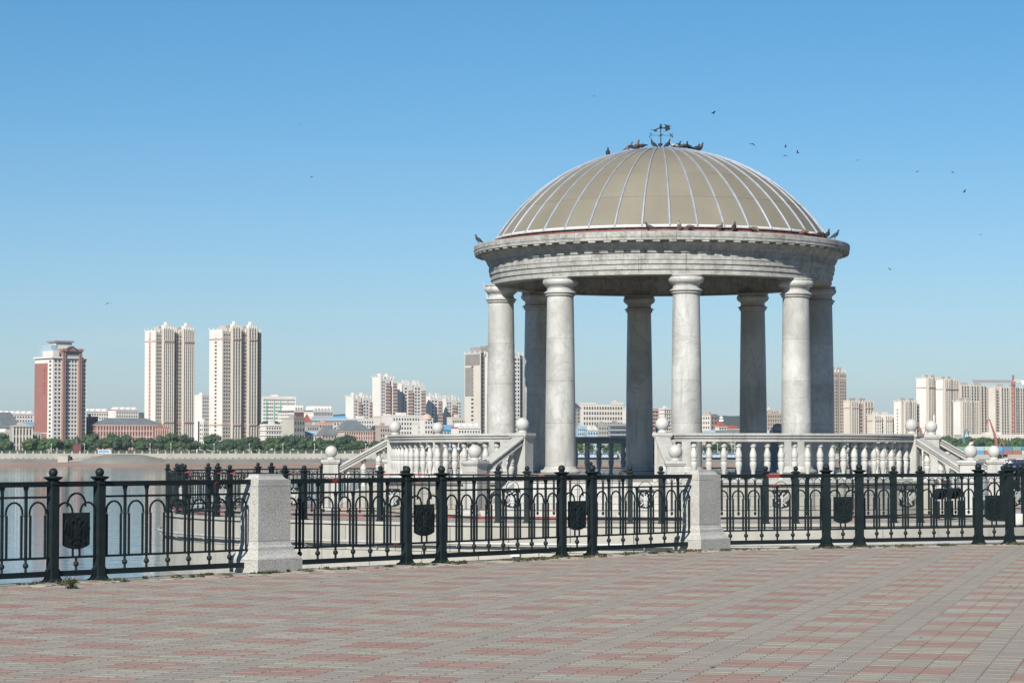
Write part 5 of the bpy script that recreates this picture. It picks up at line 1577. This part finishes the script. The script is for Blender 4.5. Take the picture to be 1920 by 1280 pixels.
block('apartment_block', 'white-topped block behind the brown one between the right columns', 1432, 1460, 769, 2400, .3, 35, 'b_cream', 'flat', 'r_grey', 4).done()
b = Bd('dark_dome', 'dark green rounded roof peeking over the balustrade beside the right column', 1448, 1470, 1850, 0, 10, cat='building')
b.mb('wall', 'r_dark').box(0, b.W, 0, 8, 0, b.z(806)); b.mb('roof', 'r_dark').lathe([(4.4, b.z(808)), (4.2, b.z(804)), (3, b.z(800)), (.01, b.z(798.5))], 16, c=(b.W / 2, 4, 0)); b.done()
block('warehouse', 'low building with a light blue roof between the right columns', 1434, 1468, 806, 1900, .1, 20, 'b_white', 'gable', 'b_lblue', 5, rh=3).done()
# radio mast
mst = empty('radio_mast', (far_x(1352, 2300), 2300, GF), label='thin lattice radio mast between the sunlit and dark right columns', cat='mast')
part('mast', MB().tube([(0, 0, 0), (0, 0, far_z(779, 2300) - GF)], [.9, .4], 6), M['b_white'], mst)
part('antenna', MB().cbox(0, 0, far_z(790, 2300) - GF, 4, 2, 2).cbox(0, 0, far_z(784, 2300) - GF, 3, 2, 1.5), M['b_white'], mst)
mst = empty('chimney', (far_x(1751, 2250), 2250, GF), label='thin white chimney rising above a ball of the right stairs', cat='chimney')
part('stack', MB().tube([(0, 0, 0), (0, 0, far_z(778, 2250) - GF)], [1.4, .8], 10), M['b_white'], mst)
part('rim', MB().tube([(0, 0, far_z(784, 2250) - GF), (0, 0, far_z(783, 2250) - GF)], 1.3, 10), M['b_white'], mst)

# cranes
def lattice(mb, p, q, w, n, t=.35):
    p = Vector(p); q = Vector(q); d = (q - p); ax = d.normalized()
    up = Vector((0, 1, 0)); s = ax.cross(up).normalized()
    for a, b_ in ((-1, -1), (1, -1), (1, 1), (-1, 1)):
        o = s * (w / 2 * a) + up * (w / 2 * b_)
        mb.tube([p + o, q + o], t, 4)
    for i in range(n):
        u0 = p + d * i / n; u1 = p + d * (i + 1) / n; sg = 1 if i % 2 else -1
        for b_ in (-1, 1):
            mb.tube([u0 + s * (w / 2 * sg) + up * (w / 2 * b_), u1 - s * (w / 2 * sg) + up * (w / 2 * b_)], t * .7, 4)
Yc = 2350
tc_ = empty('tower_crane', (far_x(1900, Yc), Yc, GF), label='tall red and white tower crane standing in front of the rightmost beige tower', cat='crane')
hz = far_z(717, Yc) - GF
mb = MB(); lattice(mb, (0, 0, 0), (0, 0, hz), 2.4, 34, .32); part('mast', mb, M['crane_red'], tc_)
mb = MB(); lattice(mb, (0, 0, hz + 1), (far_x(1828, Yc) - far_x(1900, Yc), 10, hz + 1.5), 1.8, 26, .16); part('jib', mb, M['crane_red'], tc_)
mb = MB(); lattice(mb, (0, 0, hz + 1), (8, -2, hz + 1), 1.8, 4, .35); part('counter_jib', mb, M['b_white'], tc_)
part('counterweight', MB().box(7, 10, -3, -.5, hz - 2, hz + 2), M['b_white'], tc_)
part('cab', MB().box(-1.6, 1.6, -3, -1, hz - 2, hz + .8), M['crane_red'], tc_)
mb = MB(); lattice(mb, (0, 0, hz + 2), (0, 0, hz + 7), 1.2, 3, .3); part('top', mb, M['crane_red'], tc_)
def portal(lab, px0, ybase, pxj, yj, Y, m, boomw=3.0, name='harbour_crane'):
    """slewing harbour crane: legs, portal, house, luffing boom"""
    x0 = far_x(px0, Y); zb = far_z(ybase, Y); o = empty(name, (x0, Y, zb), label=lab, cat='crane', group='harbour cranes on the far bank')
    dx = far_x(pxj, Y) - x0; dz = far_z(yj, Y) - zb
    for sx in (-1, 1):
        for sy in (-1, 1):
            part('leg', MB().tube([(sx * 2.6, sy * 2.6, -1), (sx * 1.4, sy * 1.4, 5)], [.5, .4], 5), m, o)
    part('portal', MB().box(-2, 2, -2, 2, 4.8, 5.6), m, o)
    part('house', MB().box(-2.2, 4.6, -2, 2, 5.8, 9.6), m, o)
    part('cab', MB().box(-3.6, -2.22, -1, 1, 6.2, 8.4), m, o)
    part('frame', MB().tube([(0, 0, 9.6), (1.6, 0, 14.5)], .35, 5).tube([(4, 0, 9.6), (1.6, 0, 14.5)], .35, 5), m, o)
    mb = MB(); s = -1 if dx < 0 else 1
    mb.tube([(-1.5 if s < 0 else 1.5, 0, 9), (dx * .5, 0, dz * .55 + 3), (dx, 0, dz)], [1.1, .9, .45], 5)
    part('boom', mb, m, o)
    mb = MB().tube([(dx, 0, dz), (dx + s * 1.6, 0, dz - 1), (dx + s * 2.4, 0, dz - 5)], [.5, .45, .25], 5).tube([(dx * .55, 0, dz * .6 + 3), (1.6, 0, 14.5)], .14, 4)
    part('jib', mb, m, o)
portal('large red harbour crane at the right with its boom raised to the left', 1873, 863, 1855, 786, 1800, M['crane_red'])
portal('pale teal harbour crane right of the stairs balustrade', 1802, 860, 1810, 805, 1830, M['crane_teal'])
portal('red harbour crane mostly hidden behind the right stairs balls', 1732, 840, 1719, 791, 1850, M['crane_red'])

# storage dome, containers, trucks, barges
b = Bd('storage_dome', 'small white domed tank with a red crown among the trees at the right', 1817, 1829, 1850, 0, 0, cat='tank')
b.mb('wall', 'b_white').lathe([(5, 0), (5, b.z(834)), (4.2, b.z(829)), (.01, b.z(826))], 18, c=(5, 4, 0)); b.mb('crown', 'r_red').lathe([(3.4, b.z(828.4)), (2, b.z(826.4)), (.01, b.z(825))], 14, c=(5, 4, 0)); b.done()
rg = random.Random(5)
cm = ['cont_red', 'cont_blue', 'cont_green', 'cont_pale', 'b_lblue', 'b_blue']
cme = {}
for k, m in enumerate(cm):
    mb = MB().box(0, 6.1, 0, 2.6, 0, 2.7)
    for i in range(12): mb.box(.2 + i * .5, .42 + i * .5, -.06, 0, .1, 2.6)
    cme[m] = mb.mesh('shipping_container'); cme[m].materials.append(M[m])
cnames = {'cont_red': 'red', 'cont_blue': 'dark blue', 'cont_green': 'green', 'cont_pale': 'pale green', 'b_lblue': 'pale blue', 'b_blue': 'bright blue'}
for k in range(34):
    m = rg.choice(cm); lv = k % 2
    o = bpy.data.objects.new('shipping_container', cme[m]); link(o)
    o.location = (far_x(1775, 1735) + (k // 2) * 6.4, 1735 - (k % 3) * .0, GF + lv * 2.75)
    tag(o, '%s shipping container in the stacked row on the far quay at the right' % cnames[m], 'container', 'containers stacked on the far quay (%s)' % cnames[m])
def barge(lab, px0, px1, Y, hm='hull_blue', dk='b_lblue'):
    x0, x1 = far_x(px0, Y), far_x(px1, Y); L_ = x1 - x0
    o = empty('barge', (x0, Y, WZ), label=lab, cat='barge', group='barges moored at the far bank')
    part('hull', MB().prism([(0, 2.4), (1.2, -.4), (L_ - 1.2, -.4), (L_, 2.4)], 0, 7), M[hm], o)
    part('deckhouse', MB().box(L_ * .1, L_ * .85, 1.5, 5.5, 2.4, 4.4), M[dk], o)
    part('canopy', MB().box(L_ * .08, L_ * .87, 1, 6, 4.4, 4.75), M['hull_blue'], o)
    n = int(L_ / 3)
    for i in range(n):
        part('window', MB().box(L_ * .1 + i * (L_ * .75) / n + .4, L_ * .1 + i * (L_ * .75) / n + 1.7, 1.42, 1.5, 3.0, 4.0), M['pane'], o)
Yb = B0 + 30
for lab, x0, x1 in (('long blue covered floating pier behind the balusters of the left rear balustrade', 1080, 1158),
                    ('blue covered floating pier behind the front right balusters, left part', 1316, 1356),
                    ('blue covered floating pier behind the front right balusters, right part', 1358, 1400)):
    xa, xb = far_x(x0, Yb), far_x(x1, Yb)
    zt = far_z(849, Yb)
    o = empty('covered_pier', (xa, Yb, far_z(857, Yb)), label=lab, cat='pier', group='blue covered piers at the far bank')
    part('roof', MB().box(0, xb - xa, 0, 7, zt - far_z(857, Yb) - .8, zt - far_z(857, Yb)), M['hull_blue'], o)
    part('wall', MB().box(.4, xb - xa - .4, .6, 6.4, .0, zt - far_z(857, Yb) - .82), M['b_lblue'], o)
    n = int((xb - xa) / 3)
    for i in range(n):
        part('post', MB().box(i * 3.0 + .2, i * 3.0 + .5, 0, .3, 0, zt - far_z(857, Yb) - .85), M['b_white'], o)
barge('blue and white passenger boat moored at the far bank right of the right stairs', 1872, 1905, B0 - 14, 'van_white', 'van_white')
barge('low dark barge at the far bank at the right edge', 1895, 1945, B0 - 22, 'hull_blue', 'van_white')
# lorries and vans parked at the quay right
def truck(lab, px_, py_, Y, m, L_=7.0, h=3.0, name='parked_lorry', cat='lorry', grp='vehicles parked on the far quay'):
    o = empty(name, (far_x(px_, Y), Y, far_z(py_, Y)), R(rg.uniform(-15, 15)), label=lab, cat=cat, group=grp)
    part('box_body', MB().box(0, L_ * .72, 0, 2.5, .7, h), M[m], o)
    part('cab', MB().prism([(L_ * .74, .7), (L_, .7), (L_, 1.7), (L_ * .93, h * .8), (L_ * .74, h * .8)], .1, 2.4), M['van_white'], o)
    for x in (.18, .62, .88):
        part('wheel', MB().tube([(L_ * x, -.05, .5), (L_ * x, 2.55, .5)], .5, 10), M['car_dark'], o)
quay = part('quay', MB().box(far_x(1740, B0 + 10), far_x(2400, B0 + 10), B0 - 5, B0 + 60, WZ - 1, WZ + 2.2), M['revet'], kind='structure')
cols_ = [('van_white', 'white'), ('cont_blue', 'blue'), ('van_white', 'white'), ('cont_red', 'red')]
for k in range(18):
    m, nm = cols_[k % 4]
    Yk = B0 + rg.uniform(2, 55)
    truck('%s lorry in the crowd of vehicles on the far quay at the right edge' % nm, 1868 + rg.uniform(0, 75), 0, Yk, m, grp='%s lorries parked on the far quay' % nm)
    o = [x for x in bpy.data.objects if x.name.startswith('parked_lorry')][-1]
for o in bpy.data.objects:
    if o.name.startswith('parked_lorry'): o.location.z = WZ + 2.2

# parapet posts, bastion slope, monument on the left far bank
Yp = B0 + 36.2
pp_ = empty('embankment_parapet', (0, Yp, ZP), label='long pale stone parapet with square posts along the far embankment', cat='parapet')
part('parapet_rail', MB().box(-420, 420, 0, .5, 0, .75), M['bank_wall'], pp_)
pm_ = MB().cbox(0, .25, 0, 1.1, 1.1, 1.5).cbox(0, .25, 1.5, 1.3, 1.3, .25).lathe([(.01, 1.75), (.4, 1.8), (.5, 2.1), (.35, 2.4), (.01, 2.5)], 8, c=(0, .25, 0)).mesh('parapet_post'); pm_.materials.append(M['b_conc'])
x = far_x(-10, Yp)
while x < far_x(1500, Yp):
    part('parapet_post', pm_, None, pp_, loc=(x, 0, 0)); x += 14.6 * Yp / F
# dark weep holes along the wall foot
hm_ = MB().box(-.4, .4, -.1, .2, 0, .6).mesh('weep_hole'); hm_.materials.append(M['r_dark'])
x = far_x(-10, Yp)
while x < far_x(760, Yp):
    part('weep_hole', hm_, None, pp_, loc=(x, -2.4, ZR - ZP + .25)); x += 11.2 * Yp / F
# semicircular stone slope
cx_ = far_x(232, Yp)
ms = empty('stone_ramp', (cx_, B0 + 36, ZP), kind='structure')
ms.scale = (.9, .42, 1)
part('slope', MB().lathe([(8, .1), (16, -.3), (34, -3.6), (40, -5.9), (41, -8.8)], 40, a0=-PI / 2, a1=PI / 2, cap=False), M['revet'], ms, smooth=60)
pk = empty('pump_house', (far_x(109, B0 + 24), B0 + 24, WZ + 2.6), label='square white stone block built into the far embankment below the monument', cat='bunker')
part('wall', MB().box(0, 7.2, 0, 10, 0, far_z(853.5, B0 + 24) - WZ - 2.6), M['b_conc'], pk)
part('roof_slab', MB().box(-.3, 7.5, -.3, 10, far_z(853.4, B0 + 24) - WZ - 2.6, far_z(852.6, B0 + 24) - WZ - 2.6), M['b_conc'], pk)
part('stair_wall', MB().add([(7.3, 1, 0), (24, 8, 1.5), (24, 8, 5), (7.3, 1, 1.2), (7.3, 2, 0), (24, 9, 1.5), (24, 9, 5), (7.3, 2, 1.2)], [(0, 1, 2, 3), (7, 6, 5, 4), (0, 4, 5, 1), (1, 5, 6, 2), (2, 6, 7, 3), (3, 7, 4, 0)]), M['bank_wall'], pk)
Ym = B0 + 44
mn = empty('monument', (far_x(145, Ym), Ym, GF), R(25), label='bronze figure on a red granite pedestal above the far embankment at the left', cat='monument')
hh = far_z(831, Ym) - GF
part('pedestal', MB().loftsq([(3.0, 3.0, 0), (3.0, 3.0, .6), (2.5, 2.5, .8), (2.4, 2.4, hh - .5), (2.7, 2.7, hh - .4), (2.7, 2.7, hh)]), M['plinth_red'], mn)
part('figure', MB().lathe([(1.6, hh), (1.5, hh + .6), (1.1, hh + 2.4), (.8, hh + 3.2), (.95, hh + 4.0), (.75, hh + 4.6), (.3, hh + 4.9), (.42, hh + 5.2), (.40, hh + 5.6), (.01, hh + 5.9)], 12).tube([(.7, 0, hh + 4.3), (1.5, -.3, hh + 3.6), (1.9, -.9, hh + 4.4)], [.3, .25, .18], 6).tube([(-.7, 0, hh + 4.3), (-1.2, .1, hh + 3.2), (-.8, -.6, hh + 2.6)], [.3, .25, .18], 6), M['bronze'], mn, smooth=60)
bs_ = empty('coach', (far_x(186, Ym), Ym - 4, GF), label='white and blue coach parked under the trees on the far promenade', cat='coach')
part('body', MB().box(0, 9, 0, 2.5, .4, 3.4), M['van_white'], bs_); part('stripe', MB().box(.5, 8, -.05, 0, 1.4, 3.0), M['b_blue'], bs_); part('wheel', MB().tube([(1.5, 0, .5), (1.5, 2.5, .5)], .5, 10), M['car_dark'], bs_); part('wheel', MB().tube([(7.5, 0, .5), (7.5, 2.5, .5)], .5, 10), M['car_dark'], bs_)
# ------------------------------------------------------------------ trees on the far bank
def tree_meshes(seed, m, hgt, wid):
    rgt = random.Random(seed)
    mb = MB(); lobes = []
    for k in range(9):
        a = rgt.uniform(0, 2 * PI); d = wid * .5 * rgt.random() ** .5
        zc = hgt * rgt.uniform(.38, .84); d *= (1.15 - .7 * abs(zc / hgt - .5))
        lobes.append((Vector((d * math.cos(a), d * math.sin(a), zc)), wid * rgt.uniform(.20, .32)))
    lobes.append((Vector((0, 0, hgt * .55)), wid * .38)); lobes.append((Vector((0, 0, hgt * .8)), wid * .24))
    for c, r in lobes:
        n, mm = 9, 6
        b = MB().sphere((0, 0, 0), r, n, mm, .85)
        b.v = [tuple(c + Vector(v) * (.80 + .55 * noise.noise(Vector(v) * (1.3 / r) + Vector((seed, k, 3))))) for v in b.v]
        mb.add(b.v, b.f)
        for _ in range(60):
            d = Vector((rgt.gauss(0, 1), rgt.gauss(0, 1), rgt.gauss(0, .9))).normalized()
            p = c + d * r * rgt.uniform(.82, 1.18); s = rgt.uniform(.22, .5)
            u = Vector((rgt.gauss(0, 1), rgt.gauss(0, 1), rgt.gauss(0, 1))).normalized(); v = d.cross(u).normalized()
            u = (d * .6 + u * .8).normalized()
            mb.add([p - u * s, p + v * s, p + u * s, p - v * s], [(0, 1, 2, 3)])
    me = bpy.data.meshes.new('crown'); me.from_pydata(mb.v, [], mb.f); me.materials.append(M[m])
    t = MB().tube([(0, 0, -.3), (.1, 0, hgt * .2), (0, .1, hgt * .5)], [.35, .28, .15], 6)
    for k in range(4):
        a = k * 1.6; t.tube([(0, 0, hgt * (.18 + .05 * k)), (math.cos(a) * wid * .25, math.sin(a) * wid * .25, hgt * (.42 + .05 * k))], [.15, .06], 5)
    tm = t.mesh('trunk', 60); tm.materials.append(M['bark'])
    return me, tm
protos = [tree_meshes(s, 'leaf%d' % (s % 3), 12.0 + (s % 3), 9.5 + (s % 2)) for s in range(6)]
tl = {0: 'mid green round tree', 1: 'lighter yellow-green round tree', 2: 'dark bluish green tree'}
PL = [(65, 'at the left edge, left of the red and white tower'), (165, 'in front of the red and white tower'), (265, 'in front of the long red brick building'), (370, 'in front of the left twin tower'),
      (495, 'in front of the right twin tower'), (580, 'below the bare concrete building'), (660, 'left of the left stairs of the terrace'), (930, 'behind the left stairs of the terrace'), (1190, 'seen between the left columns'),
      (1320, 'behind the sunlit centre column'), (1480, 'seen between the right columns'), (1740, 'behind the right part of the balustrade'), (1840, 'near the teal harbour crane'), (9999, 'near the large red harbour crane')]
def place(px):
    for a, t in PL:
        if px < a: return t
rg = random.Random(21)
def tree(x, y, k, s):
    w = place(960 + x / y * F)
    o = empty('broadleaf_tree', (x, y, GF), rg.uniform(0, 6.28), label=tl[k % 3] + ' ' + w, cat='tree', group='far bank trees: ' + tl[k % 3] + ' ' + w)
    o.scale = (s * rg.uniform(.9, 1.2), s * rg.uniform(.9, 1.2), s)
    part('crown', protos[k][0], None, o); part('trunk', protos[k][1], None, o)
px_ = -30
nt2 = 0
while px_ < 1960:
    if 770 < px_ < 915 or 930 < px_ < 985 or 1176 < px_ < 1224 or 1262 < px_ < 1312 or 1470 < px_ < 1560:
        px_ += 20; continue
    for row in range(2):
        Yt = Yp + 14 + row * 14 + rg.uniform(-4, 4)
        hg = 1.0 if px_ < 1000 else (.72 if px_ < 1480 else .85)
        hg *= (1.08 if px_ < 330 else .95)
        if row == 0: hg *= .82
        tree(far_x(px_ + rg.uniform(-8, 8) + row * 9, Yt), Yt, rg.choice([0, 0, 1, 2, 2, 3, 4, 5]), hg * rg.uniform(.72, 1.16))
        nt2 += 1
    px_ += rg.uniform(16, 24)
# low hedge behind the parapet
hb = MB(); vs = []; fs = []
nh = 900; xa, xb = far_x(-40, Yp), far_x(1760, Yp)
for i in range(nh + 1):
    x = xa + (xb - xa) * i / nh
    h = 2.3 + 1.3 * noise.noise(Vector((x * .12, 1, 2))) + .9 * noise.noise(Vector((x * .6, 4, 2)))
    y = Yp + 9 + .8 * noise.noise(Vector((x * .5, 9, 1)))
    vs += [(x, y - 1.2, GF - .1), (x, y - 1.0, GF + h * .6), (x, y, GF + h), (x, y + 1.5, GF + h * .5), (x, y + 1.6, GF - .1)]
for i in range(nh):
    for j in range(4): fs.append((i * 5 + j, (i + 1) * 5 + j, (i + 1) * 5 + j + 1, i * 5 + j + 1))
hb.add(vs, fs)
rh_ = random.Random(8)
for _ in range(9000):
    x = rh_.uniform(xa, xb); z = rh_.uniform(.4, 3.2); y = Yp + 7.8 + z * .3; s_ = rh_.uniform(.2, .45); a = rh_.uniform(0, 3)
    hb.add([(x - s_, y, GF + z - s_ * .4), (x + s_ * .2, y - s_ * .5, GF + z - s_), (x + s_, y, GF + z + s_ * .4), (x, y - .1, GF + z + s_)], [(0, 1, 2, 3)])
part('hedge', hb, M['leaf2'], label='long low dark hedge behind the parapet of the far embankment', cat='hedge', kind='stuff')
# wood at the right behind the containers
for k in range(60):
    p_ = rg.uniform(1760, 1960); Yt = rg.uniform(1800, 2150)
    tree(far_x(p_, Yt), Yt, rg.randrange(6), rg.uniform(.7, 1.05)); nt2 += 1
# lamp posts
lpm = MB().tube([(0, 0, 0), (0, 0, 7)], [.16, .1], 6).mesh('pole'); lpm.materials.append(M['b_white'])
lph = MB().sphere((0, 0, 7.2), .5, 8, 6).mesh('lamp'); lph.materials.append(M['van_white'])
for k, px_ in enumerate((97, 159, 282, 321, 402, 468, 531, 590, 686, 1095, 1120, 1146, 1345, 1372)):
    o = empty('street_lamp', (far_x(px_, Yp + 6), Yp + 6, GF), label='white street lamp ' + place(px_), cat='street lamp', group='street lamps ' + place(px_))
    part('pole', lpm, None, o); part('lamp', lph, None, o)

print('trees', nt2)

# cable hanging down the leftmost column
def cpt(px, py, dy=-.1): return (far_x(px, DR - .4) - C.x, dy - .4, far_z(py, DR - .4) - FZ)
part('cable', MB().tube([cpt(907, 529), cpt(909, 541), cpt(914, 560), cpt(919, 575), cpt(921, 590), cpt(919.5, 620), cpt(917.5, 680), cpt(916, 740), cpt(915, 805)], .012, 6), M['white_metal'], rot)

# ------------------------------------------------------------------ haze
hz_ = MB().box(-6500, 6500, -60, 13800, WZ - 1.5, 260)
me = hz_.mesh('haze')
hm = bpy.data.materials.new('air_haze'); hm.use_nodes = True
nt = hm.node_tree; nt.nodes.clear()
ou = nt.nodes.new('ShaderNodeOutputMaterial'); vo = nt.nodes.new('ShaderNodeVolumePrincipled')
vo.inputs['Color'].default_value = (.80, .90, 1.0, 1); vo.inputs['Density'].default_value = 4.5e-5; vo.inputs['Anisotropy'].default_value = .2
nt.links.new(vo.outputs[0], ou.inputs['Volume'])
me.materials.append(hm)
o = bpy.data.objects.new('haze', me); link(o); o['kind'] = 'stuff'

for _o in bpy.data.objects:
    if 'label' in _o and not (4 <= len(_o['label'].split()) <= 16): print('LABEL', len(_o['label'].split()), _o['label'])
